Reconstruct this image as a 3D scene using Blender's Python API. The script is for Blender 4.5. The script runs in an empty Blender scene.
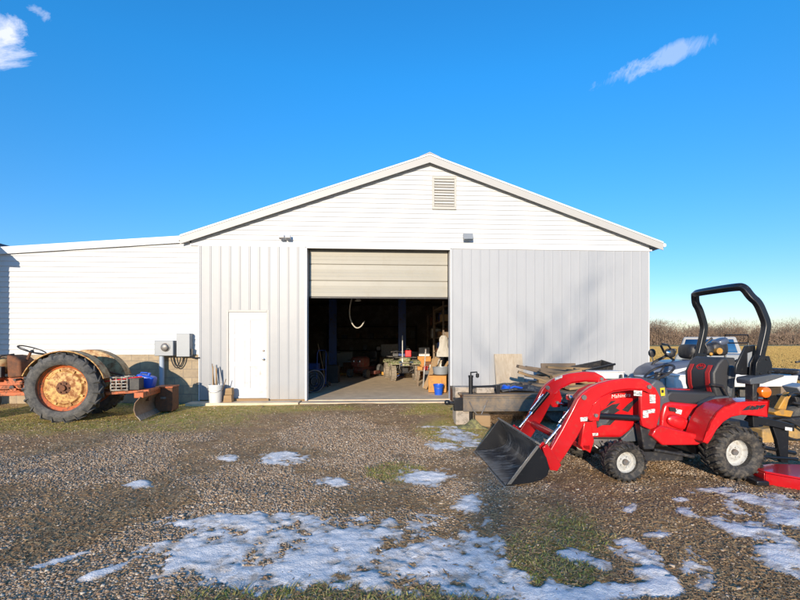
import bpy, bmesh, math, random
import numpy as np
from mathutils import Vector, Matrix, Euler, Quaternion
R = math.radians
rnd = random.Random(7)
scene = bpy.context.scene
col = scene.collection
F, HZ, CH = 430.0, 342.0, 1.45          # focal length in px of an 800 px wide picture, horizon row, eye height

# ------------------------------------------------------------------ camera
cd = bpy.data.cameras.new("camera"); cam = bpy.data.objects.new("camera", cd); col.objects.link(cam)
cam.location = (0, 0, CH); cam.rotation_euler = (R(90), 0, 0)
cd.sensor_width = 36; cd.lens = F/800*36; cd.shift_y = (HZ-300)/800
cd.clip_start = .05; cd.clip_end = 3000
scene.camera = cam

def P(x, y, Y):                          # point seen at (x,y) that stands Y metres in front
    return Vector(((x-400)/F*Y, Y, CH-(y-HZ)/F*Y))
def G(x, y, h=0.0):                      # point on the ground
    Y = (CH-h)*F/(y-HZ)
    return Vector(((x-400)/F*Y, Y, h))

# ------------------------------------------------------------------ noise (numpy)
def vnoise(x, y, seed=0):
    rs = np.random.RandomState(seed); T = rs.rand(256, 256)
    xi = np.floor(x).astype(int); yi = np.floor(y).astype(int)
    fx = x-xi; fy = y-yi; fx = fx*fx*(3-2*fx); fy = fy*fy*(3-2*fy)
    a = T[xi & 255, yi & 255]; b = T[(xi+1) & 255, yi & 255]; c = T[xi & 255, (yi+1) & 255]; d = T[(xi+1) & 255, (yi+1) & 255]
    return (a*(1-fx)+b*fx)*(1-fy)+(c*(1-fx)+d*fx)*fy
def fbm(x, y, s, o=4, seed=0):
    v = 0; a = .5; t = 0
    for k in range(o):
        v = v+a*vnoise(x*s*2**k+13.7*k, y*s*2**k+5.1*k, seed+k); t += a; a *= .5
    return v/t
def sstep(a, b, x):
    t = np.clip((x-a)/(b-a), 0, 1); return t*t*(3-2*t)

# ------------------------------------------------------------------ mesh builder
class MB:
    def __init__(s): s.v = []; s.f = []
    def add(s, vs, fs):
        n = len(s.v); s.v += [tuple(p) for p in vs]; s.f += [tuple(i+n for i in f) for f in fs]; return s
    def box(s, c, d, rot=None):
        c = Vector(c); M = Euler([R(a) for a in rot]).to_matrix() if rot is not None else Matrix.Identity(3)
        vs = [c+M@Vector((sx*d[0]/2, sy*d[1]/2, sz*d[2]/2)) for sx in (-1, 1) for sy in (-1, 1) for sz in (-1, 1)]
        return s.add(vs, [(0,1,3,2), (4,6,7,5), (0,4,5,1), (2,3,7,6), (0,2,6,4), (1,5,7,3)])
    def span(s, x0, x1, y0, y1, z0, z1):
        return s.box(((x0+x1)/2, (y0+y1)/2, (z0+z1)/2), (x1-x0, y1-y0, z1-z0))
    def prism(s, pts, lo, hi, axis=1):   # polygon (a,z) extruded along b
        n = len(pts)
        def mk(p, b):
            return (p[0], b, p[1]) if axis == 1 else ((b, p[0], p[1]) if axis == 0 else (p[0], p[1], b))
        vs = [mk(p, lo) for p in pts]+[mk(p, hi) for p in pts]
        return s.add(vs, [tuple(range(n-1, -1, -1)), tuple(range(n, 2*n))]+[(i, (i+1) % n, n+(i+1) % n, n+i) for i in range(n)])
    def band(s, pts, th, lo, hi, axis=1):   # bent plate
        off = []
        for i, p in enumerate(pts):
            a = pts[max(i-1, 0)]; b = pts[min(i+1, len(pts)-1)]
            d = Vector((b[0]-a[0], b[1]-a[1])); d.normalize(); off.append((p[0]-d.y*th, p[1]+d.x*th))
        n = len(pts)
        def mk(p, b):
            return (p[0], b, p[1]) if axis == 1 else ((b, p[0], p[1]) if axis == 0 else (p[0], p[1], b))
        vs = [mk(p, lo) for p in pts]+[mk(p, hi) for p in pts]+[mk(p, lo) for p in off]+[mk(p, hi) for p in off]
        fs = []
        for i in range(n-1):
            fs += [(i, i+1, n+i+1, n+i), (2*n+i, 3*n+i, 3*n+i+1, 2*n+i+1), (i, 2*n+i, 2*n+i+1, i+1), (n+i, n+i+1, 3*n+i+1, 3*n+i)]
        fs += [(0, n, 3*n, 2*n), (n-1, 3*n-1, 4*n-1, 2*n-1)]
        return s.add(vs, fs)
    def tube(s, path, r, n=10, closed=False, rot0=0.0, sq=None):
        path = [Vector(p) for p in path]; m = len(path)
        rr = r if isinstance(r, (list, tuple)) else [r]*m
        up = None; rings = []
        for i, p in enumerate(path):
            if closed: d = path[(i+1) % m]-path[i-1]
            else: d = path[min(i+1, m-1)]-path[max(i-1, 0)]
            d.normalize()
            if up is None:
                up = Vector((0, 0, 1)) if abs(d.z) < .9 else Vector((0, 1, 0))
            up = (up-d*up.dot(d)); up.normalize(); sd = d.cross(up)
            ring = []
            for k in range(n):
                a = rot0+2*math.pi*k/n
                cx, cy = math.cos(a), math.sin(a)
                if sq: cx *= sq[0]; cy *= sq[1]
                ring.append(p+(sd*cx+up*cy)*rr[i])
            rings.append(ring)
        vs = [q for g in rings for q in g]; fs = []
        for i in range(m if closed else m-1):
            j = (i+1) % m
            for k in range(n): fs.append((i*n+k, i*n+(k+1) % n, j*n+(k+1) % n, j*n+k))
        if not closed: fs += [tuple(range(n-1, -1, -1)), tuple((m-1)*n+k for k in range(n))]
        return s.add(vs, fs)
    def cyl(s, p0, p1, r, r1=None, n=16): return s.tube([p0, p1], [r, r if r1 is None else r1], n)
    def lathe(s, prof, c=(0, 0, 0), axis='z', n=24, closed=False, cap=True):  # prof: (r,h)
        vs = []; c = Vector(c); m = len(prof)
        for (r, h) in prof:
            for k in range(n):
                a = 2*math.pi*k/n; x, y = r*math.cos(a), r*math.sin(a)
                vs.append(c+(Vector((x, y, h)) if axis == 'z' else (Vector((x, h, y)) if axis == 'y' else Vector((h, x, y)))))
        fs = []
        for i in range(m if closed else m-1):
            j = (i+1) % m
            for k in range(n): fs.append((i*n+k, i*n+(k+1) % n, j*n+(k+1) % n, j*n+k))
        if not closed and cap:
            if prof[0][0] > 1e-5: fs.append(tuple(range(n-1, -1, -1)))
            if prof[-1][0] > 1e-5: fs.append(tuple((m-1)*n+k for k in range(n)))
        return s.add(vs, fs)
    def sup(s, c, h, e=.35, rot=None, nu=20, nv=12):   # superellipsoid: rounded cushion / shell
        c = Vector(c); M = Euler([R(a) for a in rot]).to_matrix() if rot is not None else Matrix.Identity(3)
        sp = lambda v: math.copysign(abs(v)**e, v)
        vs = []
        for i in range(nv+1):
            t = -math.pi/2+math.pi*i/nv
            for k in range(nu):
                a = 2*math.pi*k/nu
                vs.append(c+M@Vector((h[0]*sp(math.cos(t))*sp(math.cos(a)), h[1]*sp(math.cos(t))*sp(math.sin(a)), h[2]*sp(math.sin(t)))))
        fs = [(i*nu+k, i*nu+(k+1) % nu, (i+1)*nu+(k+1) % nu, (i+1)*nu+k) for i in range(nv) for k in range(nu)]
        return s.add(vs, fs)
    def grid(s, fn, nu, nv):             # open sheet
        vs = [fn(i/nu, j/nv) for i in range(nu+1) for j in range(nv+1)]
        return s.add(vs, [(i*(nv+1)+j, (i+1)*(nv+1)+j, (i+1)*(nv+1)+j+1, i*(nv+1)+j+1) for i in range(nu) for j in range(nv)])
    def build(s, name, m, parent=None, bevel=0, smooth=True, loc=None, label=None, solid=0, seg=2, ang=38):
        me = bpy.data.meshes.new(name); me.from_pydata(s.v, [], s.f)
        bm = bmesh.new(); bm.from_mesh(me); bmesh.ops.remove_doubles(bm, verts=bm.verts, dist=1e-5)
        bmesh.ops.recalc_face_normals(bm, faces=bm.faces); bm.to_mesh(me); bm.free()
        if smooth: me.shade_smooth(); me.set_sharp_from_angle(angle=R(ang))
        me.materials.append(m)
        o = bpy.data.objects.new(name, me); col.objects.link(o)
        if parent: o.parent = parent
        if loc is not None: o.location = loc
        if label: o['label'] = label
        if solid:
            q = o.modifiers.new('t', 'SOLIDIFY'); q.thickness = solid; q.offset = 0
        if bevel:
            q = o.modifiers.new('b', 'BEVEL'); q.width = bevel; q.segments = seg; q.limit_method = 'ANGLE'; q.angle_limit = R(35)
        return o
def np_mesh(name, V, Fq, m, parent=None, smooth=False, attrs=None):
    me = bpy.data.meshes.new(name); nv, nf = len(V), len(Fq); k = Fq.shape[1]
    me.vertices.add(nv); me.vertices.foreach_set('co', V.astype(np.float32).ravel())
    me.loops.add(nf*k); me.loops.foreach_set('vertex_index', Fq.astype(np.int32).ravel())
    me.polygons.add(nf); me.polygons.foreach_set('loop_start', np.arange(0, nf*k, k, dtype=np.int32))
    me.polygons.foreach_set('loop_total', np.full(nf, k, dtype=np.int32))
    me.update(calc_edges=True); me.validate()
    if smooth: me.shade_smooth()
    for nme, arr in (attrs or {}).items():
        a = me.attributes.new(nme, 'FLOAT', 'POINT'); a.data.foreach_set('value', arr.astype(np.float32))
    me.materials.append(m); o = bpy.data.objects.new(name, me); col.objects.link(o)
    if parent: o.parent = parent
    return o
def thing(name, label, cat, loc=(0, 0, 0), rz=0, group=None):
    o = bpy.data.objects.new(name, None); col.objects.link(o); o.empty_display_size = .1
    o.location = loc; o.rotation_euler = (0, 0, rz); o['label'] = label; o['category'] = cat
    if group: o['group'] = group
    return o
def tag(o, label, cat, group=None):
    o['label'] = label; o['category'] = cat
    if group: o['group'] = group
    return o
def copy_tree(o, parent=None):
    c = o.copy(); col.objects.link(c); c.parent = parent
    for ch in list(o.children): copy_tree(ch, c)
    return c
def text(s, size, m, parent, loc, rot, name='lettering', ext=.001, shear=0):
    cu = bpy.data.curves.new(name, 'FONT'); cu.body = s; cu.size = size; cu.extrude = ext; cu.align_x = 'LEFT'; cu.shear = shear
    t = bpy.data.objects.new(name, cu); col.objects.link(t); dg = bpy.context.evaluated_depsgraph_get()
    me = bpy.data.meshes.new_from_object(t.evaluated_get(dg)); bpy.data.objects.remove(t)
    me.materials.clear(); me.materials.append(m)
    o = bpy.data.objects.new(name, me); col.objects.link(o); o.parent = parent; o.location = loc; o.rotation_euler = rot
    return o

# ------------------------------------------------------------------ materials
def newmat(name):
    m = bpy.data.materials.new(name); m.use_nodes = True; nt = m.node_tree
    return m, nt, nt.nodes['Principled BSDF'], nt.links
def N(nt, t, **k):
    n = nt.nodes.new(t)
    for a, b in k.items(): setattr(n, a, b)
    return n
def mixc(nt, fac, a, b, bt='MIX'):
    n = N(nt, 'ShaderNodeMix', data_type='RGBA', blend_type=bt)
    for s, v in ((0, fac), (6, a), (7, b)):
        if hasattr(v, 'is_output') or isinstance(v, bpy.types.NodeSocket): nt.links.new(v, n.inputs[s])
        elif s == 0: n.inputs[0].default_value = v
        else: n.inputs[s].default_value = (*v, 1) if len(v) == 3 else v
    return n.outputs[2]
def noise(nt, sc, det=5, ro=.55, vec=None, dist=0):
    n = N(nt, 'ShaderNodeTexNoise'); n.inputs['Scale'].default_value = sc; n.inputs['Detail'].default_value = det
    n.inputs['Roughness'].default_value = ro; n.inputs['Distortion'].default_value = dist
    if vec: nt.links.new(vec, n.inputs['Vector'])
    return n.outputs['Fac']
def ramp(nt, f, a, b, c0=(0, 0, 0), c1=(1, 1, 1)):
    n = N(nt, 'ShaderNodeValToRGB'); e = n.color_ramp.elements
    e[0].position = a; e[1].position = b; e[0].color = (*c0, 1); e[1].color = (*c1, 1)
    nt.links.new(f, n.inputs[0]); return n.outputs[0]
def ocoord(nt, scale=None, out='Object'):
    t = N(nt, 'ShaderNodeTexCoord'); o = t.outputs[out]
    if scale:
        mp = N(nt, 'ShaderNodeMapping'); mp.inputs['Scale'].default_value = scale; nt.links.new(o, mp.inputs[0]); o = mp.outputs[0]
    return o
def math_(nt, op, a, b=0.0, clamp=False):
    n = N(nt, 'ShaderNodeMath', operation=op, use_clamp=clamp)
    for i, v in enumerate((a, b)):
        if isinstance(v, bpy.types.NodeSocket): nt.links.new(v, n.inputs[i])
        else: n.inputs[i].default_value = v
    return n.outputs[0]
def bump(nt, b, h, st=.3, d=.01):
    n = N(nt, 'ShaderNodeBump'); n.inputs['Strength'].default_value = st; n.inputs['Distance'].default_value = d
    nt.links.new(h, n.inputs['Height']); nt.links.new(n.outputs[0], b.inputs['Normal'])
def mat(name, c, rough=.6, metal=0, dirt=None, dl=.5, dw=.12, dsc=6, var=.12, bst=.15, bsc=40, coat=0, stretch=None, spec=None):
    m, nt, b, L = newmat(name)
    v = ocoord(nt, stretch)
    n1 = noise(nt, dsc, 6, .6, v); n2 = noise(nt, bsc, 4, .6, v)
    lo = tuple(x*(1-var) for x in c); hi = tuple(min(1, x*(1+var)) for x in c)
    cc = mixc(nt, n1, lo, hi)
    if dirt:
        f = ramp(nt, noise(nt, dsc*1.7, 8, .68, v), dl-dw/2, dl+dw/2)
        cc = mixc(nt, f, cc, dirt)
        L.new(math_(nt, 'MAXIMUM', math_(nt, 'MULTIPLY', f, .85), rough), b.inputs['Roughness'])
        if metal: L.new(math_(nt, 'MULTIPLY', math_(nt, 'SUBTRACT', 1.0, f), metal), b.inputs['Metallic'])
    else:
        L.new(math_(nt, 'ADD', math_(nt, 'MULTIPLY', n2, .16), rough-.08, True), b.inputs['Roughness'])
        b.inputs['Metallic'].default_value = metal
    L.new(cc, b.inputs['Base Color'])
    if coat: b.inputs['Coat Weight'].default_value = coat; b.inputs['Coat Roughness'].default_value = .08
    if spec is not None: b.inputs['Specular IOR Level'].default_value = spec
    if bst: bump(nt, b, n2, bst, .004)
    return m
M = {}
M['red'] = mat('red_paint', (.60, .010, .014), .28, dirt=(.46, .05, .035), dl=.68, dw=.3, dsc=12, var=.08, bst=.03, coat=.5)
M['black'] = mat('black_paint', (.012, .013, .016), .32, dirt=(.10, .09, .075), dl=.72, dw=.25, dsc=14, bst=.05)
M['blackp'] = mat('black_plastic', (.02, .02, .023), .5, dirt=(.11, .095, .075), dl=.66, dw=.3, dsc=12)
M['grey_pl'] = mat('grey_plastic', (.075, .085, .10), .5, dirt=(.2, .17, .13), dl=.68, dw=.25, dsc=10)
M['rubber'] = mat('rubber', (.022, .022, .023), .75, dirt=(.13, .11, .085), dl=.56, dw=.25, dsc=14, bst=.3, bsc=60)
M['rubber_old'] = mat('old_rubber', (.035, .037, .04), .85, dirt=(.14, .13, .115), dl=.5, dw=.35, dsc=7, bst=.4, bsc=50)
M['rim'] = mat('wheel_grey', (.52, .52, .50), .4, dirt=(.25, .2, .14), dl=.62, dw=.2, dsc=18)
M['chrome'] = mat('chrome', (.75, .75, .77), .12, 1, bst=0, var=.03)
M['steel'] = mat('grey_steel', (.25, .25, .245), .45, .6, dirt=(.16, .11, .075), dl=.55, dw=.3, dsc=8)
M['worn'] = mat('scraped_bucket_steel', (.05, .055, .068), .3, .55, dirt=(.34, .30, .25), dl=.56, dw=.16, dsc=4.5, bst=.2, bsc=18, stretch=(1, 3.4, .5))
M['bare'] = mat('bare_edge_steel', (.36, .34, .31), .35, .8, dirt=(.2, .16, .12), dl=.5, dw=.3, dsc=14)
M['seatv'] = mat('seat_vinyl', (.032, .033, .037), .5, bst=.2, bsc=120)
M['seatr'] = mat('seat_red', (.5, .015, .015), .5, bst=.2, bsc=120)
M['sticker'] = mat('white_sticker', (.75, .75, .72), .5, dirt=(.35, .33, .3), dl=.6, dw=.1, dsc=30)
def label_mat():
    m, nt, b, L = newmat('printed_label'); v = ocoord(nt, (26, 26, 120)); f = ramp(nt, noise(nt, 1.0, 1, .4, v), .52, .56)
    L.new(mixc(nt, math_(nt, 'MULTIPLY', f, .75), (.72, .72, .69), (.10, .10, .11)), b.inputs['Base Color']); b.inputs['Roughness'].default_value = .45; return m
M['label'] = label_mat()
M['doorw'] = mat('door_white', (.56, .56, .56), .45, dirt=(.40, .37, .33), dl=.66, dw=.25, dsc=3)
M['yellow'] = mat('yellow_plastic', (.75, .55, .03), .4)
M['amber'] = mat('amber_lens', (.8, .16, .01), .15, coat=.6, bst=0)
M['white'] = mat('white_paint', (.68, .68, .67), .45, dirt=(.5, .47, .42), dl=.7, dw=.2, dsc=4, bst=.06)
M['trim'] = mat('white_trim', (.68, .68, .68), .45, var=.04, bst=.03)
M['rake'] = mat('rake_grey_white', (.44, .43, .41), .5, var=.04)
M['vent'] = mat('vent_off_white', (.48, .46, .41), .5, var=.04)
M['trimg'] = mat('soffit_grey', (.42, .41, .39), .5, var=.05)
M['beige'] = mat('beige_door', (.35, .33, .275), .5, dirt=(.32, .29, .23), dl=.66, dw=.3, dsc=2, var=.05, bst=.05)
M['rust'] = mat('rusty_steel', (.20, .075, .03), .8, dirt=(.10, .045, .025), dl=.5, dw=.3, dsc=9, bst=.4)
M['orange'] = mat('faded_orange_paint', (.50, .11, .025), .55, dirt=(.20, .075, .035), dl=.54, dw=.12, dsc=9, bst=.2)
M['cream'] = mat('faded_cream_paint', (.56, .40, .19), .6, dirt=(.30, .12, .04), dl=.50, dw=.22, dsc=6, bst=.2)
M['yelrust'] = mat('yellowed_rim_paint', (.62, .38, .12), .6, dirt=(.28, .11, .035), dl=.50, dw=.16, dsc=8, bst=.2)
M['red_dusty'] = mat('dusty_dark_red', (.20, .02, .015), .7, dirt=(.16, .10, .07), dl=.5, dw=.3, dsc=5)
M['brown'] = mat('brown_blade_steel', (.30, .19, .12), .6, .2, dirt=(.20, .10, .05), dl=.55, dw=.3, dsc=6, bst=.3)
M['dusty'] = mat('dusty_rubber', (.26, .22, .17), .9, dirt=(.30, .25, .19), dl=.5, dw=.3, dsc=8)
M['ochre'] = mat('ochre_machine_paint', (.50, .25, .035), .5, dirt=(.28, .17, .07), dl=.56, dw=.2, dsc=5, bst=.15)
M['blue'] = mat('blue_plastic', (.01, .09, .55), .4, var=.1)
M['bluem'] = mat('blue_lift_paint', (.015, .05, .22), .45, dirt=(.04, .04, .05), dl=.6, dsc=4)
M['galv'] = mat('grey_enclosure', (.28, .30, .32), .45, .1, var=.06)
M['conduit'] = mat('grey_conduit', (.36, .42, .50), .45)
M['glass'] = mat('dark_glass', (.03, .06, .10), .06, bst=0, var=.0, coat=.5)
M['camo'] = mat('green_camouflage', (.17, .21, .08), .5, dirt=(.42, .37, .26), dl=.5, dw=.03, dsc=9)
M['navy'] = mat('blue_grey_paint', (.07, .09, .14), .38, dirt=(.16, .16, .17), dl=.66, dw=.2, dsc=7, coat=.3)
M['dark'] = mat('dark_interior', (.03, .03, .032), .8, dirt=(.06, .055, .05), dl=.55, dsc=2)
M['clothw'] = mat('white_cloth', (.5, .47, .41), .9, dirt=(.4, .35, .28), dl=.6, bst=.5, bsc=25)
M['card'] = mat('orange_wood', (.55, .24, .05), .7, dirt=(.4, .2, .06), dl=.55, dsc=5)
M['cble'] = mat('black_cable', (.02, .02, .022), .6)
def wood(name, c, c2, sc=(1.2, 14, 14)):
    m, nt, b, L = newmat(name); v = ocoord(nt, sc)
    n = noise(nt, 2.2, 9, .65, v, .6); n2 = noise(nt, 1.1, 3, .5, ocoord(nt))
    cc = mixc(nt, ramp(nt, n, .35, .65), c2, c); cc = mixc(nt, ramp(nt, n2, .45, .6), cc, tuple(x*.72 for x in c))
    oi = N(nt, 'ShaderNodeObjectInfo')
    cc = mixc(nt, math_(nt, 'MULTIPLY', oi.outputs['Random'], .5), cc, tuple(x*1.25 for x in c2))
    L.new(cc, b.inputs['Base Color']); b.inputs['Roughness'].default_value = .85; bump(nt, b, n, .5, .004); return m
M['wood'] = wood('weathered_wood', (.29, .215, .145), (.15, .105, .07))
M['ply'] = wood('weathered_plywood', (.54, .47, .37), (.32, .25, .17), (9, 9, 1.0))
M['woodl'] = wood('tan_wood', (.40, .27, .14), (.26, .16, .08))
M['bark'] = mat('bark', (.10, .08, .06), .9, bst=.6, bsc=20)
def siding_mat():
    m, nt, b, L = newmat('white_siding'); v = ocoord(nt)
    n = noise(nt, 1.3, 6, .6, v); s = noise(nt, 3, 6, .65, ocoord(nt, (3, 3, .35)))
    cc = mixc(nt, n, (.56, .57, .58), (.62, .63, .64))
    cc = mixc(nt, math_(nt, 'MULTIPLY', ramp(nt, s, .5, .8), .35), cc, (.60, .57, .50))
    L.new(cc, b.inputs['Base Color']); b.inputs['Roughness'].default_value = .5
    bump(nt, b, noise(nt, 9, 3, .5, v), .12, .01); return m
M['siding'] = siding_mat()
def panel_mat(name, c):
    m, nt, b, L = newmat(name)
    s = noise(nt, 4, 6, .65, ocoord(nt, (3, 3, .2))); n = noise(nt, 1.1, 5, .6, ocoord(nt))
    cc = mixc(nt, n, tuple(x*.95 for x in c), tuple(x*1.04 for x in c))
    cc = mixc(nt, math_(nt, 'MULTIPLY', ramp(nt, s, .5, .78), .3), cc, tuple(x*.78 for x in c))
    tc = N(nt, 'ShaderNodeTexCoord'); sx = N(nt, 'ShaderNodeSeparateXYZ'); L.new(tc.outputs['Object'], sx.inputs[0])
    low = ramp(nt, math_(nt, 'ADD', sx.outputs[2], math_(nt, 'MULTIPLY', n, .5)), .35, .75, (1, 1, 1), (0, 0, 0))
    cc = mixc(nt, math_(nt, 'MULTIPLY', low, .35), cc, (.36, .31, .25))
    L.new(cc, b.inputs['Base Color']); b.inputs['Roughness'].default_value = .42
    bump(nt, b, noise(nt, 2.5, 3, .5, ocoord(nt)), .15, .02); return m
M['panel'] = panel_mat('light_grey_steel_panel', (.305, .315, .33)); M['panelr'] = panel_mat('off_white_steel_panel', (.385, .395, .41))
def block_mat():
    m, nt, b, L = newmat('tan_concrete_block'); tc = N(nt, 'ShaderNodeTexCoord'); sx = N(nt, 'ShaderNodeSeparateXYZ'); cb = N(nt, 'ShaderNodeCombineXYZ')
    L.new(tc.outputs['Object'], sx.inputs[0]); L.new(sx.outputs[0], cb.inputs[0]); L.new(sx.outputs[2], cb.inputs[1])
    br = N(nt, 'ShaderNodeTexBrick'); L.new(cb.outputs[0], br.inputs['Vector'])
    for k, v in (('Scale', 1), ('Brick Width', .4), ('Row Height', .2), ('Mortar Size', .008), ('Mortar Smooth', .2)): br.inputs[k].default_value = v
    br.inputs['Color1'].default_value = (.46, .36, .23, 1); br.inputs['Color2'].default_value = (.38, .30, .20, 1); br.inputs['Mortar'].default_value = (.26, .22, .17, 1)
    n = noise(nt, 5, 8, .7, tc.outputs['Object']); cc = mixc(nt, ramp(nt, n, .4, .7), br.outputs[0], (.27, .21, .15))
    L.new(cc, b.inputs['Base Color']); b.inputs['Roughness'].default_value = .9
    bump(nt, b, math_(nt, 'SUBTRACT', math_(nt, 'MULTIPLY', noise(nt, 60, 4, .6, tc.outputs['Object']), .3), br.outputs['Fac']), .6, .006); return m
M['block'] = block_mat()
M['conc'] = mat('concrete', (.80, .63, .43), .85, dirt=(.58, .45, .30), dl=.56, dw=.3, dsc=1.6, bst=.3, bsc=50)

# ------------------------------------------------------------------ light
SAZ, SEL = 10.0, 12.3
w = bpy.data.worlds.new("World"); scene.world = w; w.use_nodes = True; nt = w.node_tree
tc = N(nt, 'ShaderNodeTexCoord'); bg = nt.nodes['Background']; sky = N(nt, 'ShaderNodeTexSky', sky_type='NISHITA'); sky.sun_disc = False
sky.sun_elevation = R(SEL); sky.sun_rotation = R(180+SAZ); sky.altitude = 200; sky.air_density = 1.0; sky.dust_density = .05; sky.ozone_density = 2.5
def cloud(px, py, rx, ry, ang, sc, lo, hi, gain):
    d = Vector(((px-400)/F, 1, -(py-HZ)/F)); d.normalize()
    e1 = Vector((0, 0, 1)).cross(d)*-1; e1.normalize(); e2 = d.cross(e1)*-1; e2.normalize()
    ca, sa = math.cos(ang), math.sin(ang); u = e1*ca+e2*sa; v = e2*ca-e1*sa
    def dot(vec):
        n = N(nt, 'ShaderNodeVectorMath', operation='DOT_PRODUCT'); nt.links.new(tc.outputs['Generated'], n.inputs[0]); n.inputs[1].default_value = vec; return n.outputs['Value']
    du = math_(nt, 'DIVIDE', dot(u), rx); dv = math_(nt, 'DIVIDE', dot(v), ry)
    r2 = math_(nt, 'ADD', math_(nt, 'MULTIPLY', du, du), math_(nt, 'MULTIPLY', dv, dv))
    front = math_(nt, 'GREATER_THAN', dot(d), 0.0)
    nz = noise(nt, sc, 10, .66, tc.outputs['Generated'], .9)
    f = math_(nt, 'SUBTRACT', math_(nt, 'ADD', math_(nt, 'MULTIPLY', math_(nt, 'SUBTRACT', nz, .5), 5.5), 1.0), r2)
    return math_(nt, 'MULTIPLY', math_(nt, 'MULTIPLY', ramp(nt, f, lo, hi), front), gain)
hs = N(nt, 'ShaderNodeHueSaturation'); nt.links.new(sky.outputs[0], hs.inputs['Color']); hs.inputs['Saturation'].default_value = 1.22
sz_ = N(nt, 'ShaderNodeSeparateXYZ'); nt.links.new(tc.outputs['Generated'], sz_.inputs[0])
c = mixc(nt, 1.0, hs.outputs[0], ramp(nt, sz_.outputs[2], .0, .52, (.74, .65, .82), (.42, 1.22, 1.50)), 'MULTIPLY')
CLOUD = (5.6, 5.6, 6.2)
c = mixc(nt, cloud(-2, 40, .046, .042, .2, 8, -.3, 1.9, .8), c, CLOUD)
c = mixc(nt, cloud(38, 12, .016, .010, .1, 16, .2, 2.2, .35), c, CLOUD)
c = mixc(nt, cloud(655, 62, .085, .017, .14, 18, -.3, 5.5, .3), c, CLOUD)
nt.links.new(c, bg.inputs[0]); bg.inputs[1].default_value = .15
sd = bpy.data.lights.new("sun", 'SUN'); sun = bpy.data.objects.new("sun", sd); col.objects.link(sun)
sd.energy = 4.2; sd.angle = R(.53); sd.color = (1, .86, .68)
sun.rotation_euler = Vector((math.sin(R(SAZ))*math.cos(R(SEL)), math.cos(R(SAZ))*math.cos(R(SEL)), -math.sin(R(SEL)))).to_track_quat('-Z', 'Y').to_euler()
sun.location = (-3, -20, 8)
vs = scene.view_settings; vs.view_transform = 'Standard'; vs.look = 'None'; vs.gamma = 1; vs.exposure = .45; vs.use_curve_mapping = False

def chaikin(p, k=2):
    for _ in range(k):
        q = [p[0]]
        for a, b in zip(p[:-1], p[1:]): q += [a*.75+b*.25, a*.25+b*.75]
        q.append(p[-1]); p = q
    return p
# ------------------------------------------------------------------ ground
def gh(x, y):
    h = .05*(fbm(x, y, .35, 3, 3)-.5)+.028*(fbm(x, y, 2.2, 3, 8)-.5)
    near = sstep(14, 9.6, y)*sstep(-40, -12, x)
    rut = .02*np.exp(-((x-.25*np.sin(y*.6)-.2)/.3)**2)*sstep(10, 6, y)
    h = h*near-rut
    h = h+.045*np.exp(-(((x-1.3)/.7)**2+((y-5)/.9)**2))
    h = np.where(y > 10.2, h*sstep(10.9, 10.2, y)-.03, h)
    far = sstep(30, 120, np.hypot(x, y)); h = h+far*(.8*(fbm(x, y, .012, 3, 5)-.5))
    return h
def pxof(x, y): return 400+F*x/y, HZ+F*CH/y
def ell(x, y, L_):
    px, py = pxof(x, y); s = np.full(x.shape, -9.0)
    for e in L_:
        cx, cy, rx, ry = e[:4]; k = e[4] if len(e) > 4 else 0
        dx = px-cx; dy = py-cy-k*dx
        s = np.maximum(s, 1-np.sqrt((dx/rx)**2+(dy/ry)**2))
    return s
SNOW = [(330,548,150,30,-.02), (225,562,75,32), (430,560,75,34), (270,522,95,10), (350,575,120,18), (490,585,60,22,.2), (555,597,55,10),
 (278,458,28,7), (230,457,13,4), (138,484,13,4), (328,480,20,5), (200,522,42,5), (437,423,21,7,.2), (455,434,24,9,.3), (442,446,18,6), (470,444,12,5), (424,476,28,8), (470,504,16,8),
 (680,500,10,3.5), (684,512,12,6,.3), (631,509,9,4), (657,536,13,5), (586,561,28,7,.25), (642,556,26,11,.35), (650,572,20,7), (702,574,24,17,.6), (665,588,20,9), (609,592,40,9), (530,594,36,9),
 (764,500,36,9,.15), (785,518,26,10,.2), (757,533,42,12,.3), (780,552,36,20,.4), (732,508,18,5,.3), (717,490,26,4), (500,470,14,4), (560,440,1,1), (690,460,1,1), (60,560,30,4,-.3), (95,575,22,4,-.3), (40,470,22,3)]
def snow_s(x, y):
    e = ell(x, y, SNOW); n = fbm(x, y, 3.2, 5, 21)-.5; n2 = fbm(x, y, 11, 4, 31)-.5
    n3 = fbm(x, y, 34, 3, 37)-.5
    return np.clip(e, -1.2, .5)*.62+n*.80+n2*.75+n3*.45-.035
GR = [(70,418,190,17,-.02), (200,408,140,8), (455,432,42,16,.1), (556,560,62,40,-.1), (330,598,190,15), (440,410,40,7), (395,472,30,10)]
def masks(x, y):
    px, py = pxof(x, np.maximum(y, .3))
    g = sstep(-.25, .45, ell(x, np.maximum(y, .3), GR)+.9*(fbm(x, y, 1.6, 4, 41)-.5))
    ax = sstep(0, 1, (x+6)/2)
    gv = fbm(x, y, .8, 4, 51)
    left = sstep(560, 300, px)
    gv = gv+.5*(fbm(x, y, 3.1, 3, 53)-.5); gr = sstep(.44, .66, gv+.10*left-.10*np.exp(-((px-120)/190)**2-((py-446)/14)**2)-.12*np.exp(-((px-370)/70)**2-((py-495)/22)**2)+.12*np.exp(-((px-330)/120)**2-((py-418)/14)**2)+.10*np.exp(-((px-70)/110)**2-((py-520)/40)**2)-.1*sstep(500, 700, px)) * sstep(9.9, 8.4, y) * (1-g*.85)
    gr = gr*sstep(425, 445, py+.06*(px-200)*(px > 200)+25*(fbm(x, y, .6, 3, 61)-.5)+18*sstep(.1, .0, abs(px-330)/900))
    return g, gr
xs = np.concatenate([-np.geomspace(1500, 9.2, 46), np.arange(-9, 9.6, .042), np.geomspace(9.8, 1500, 46)])
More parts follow.
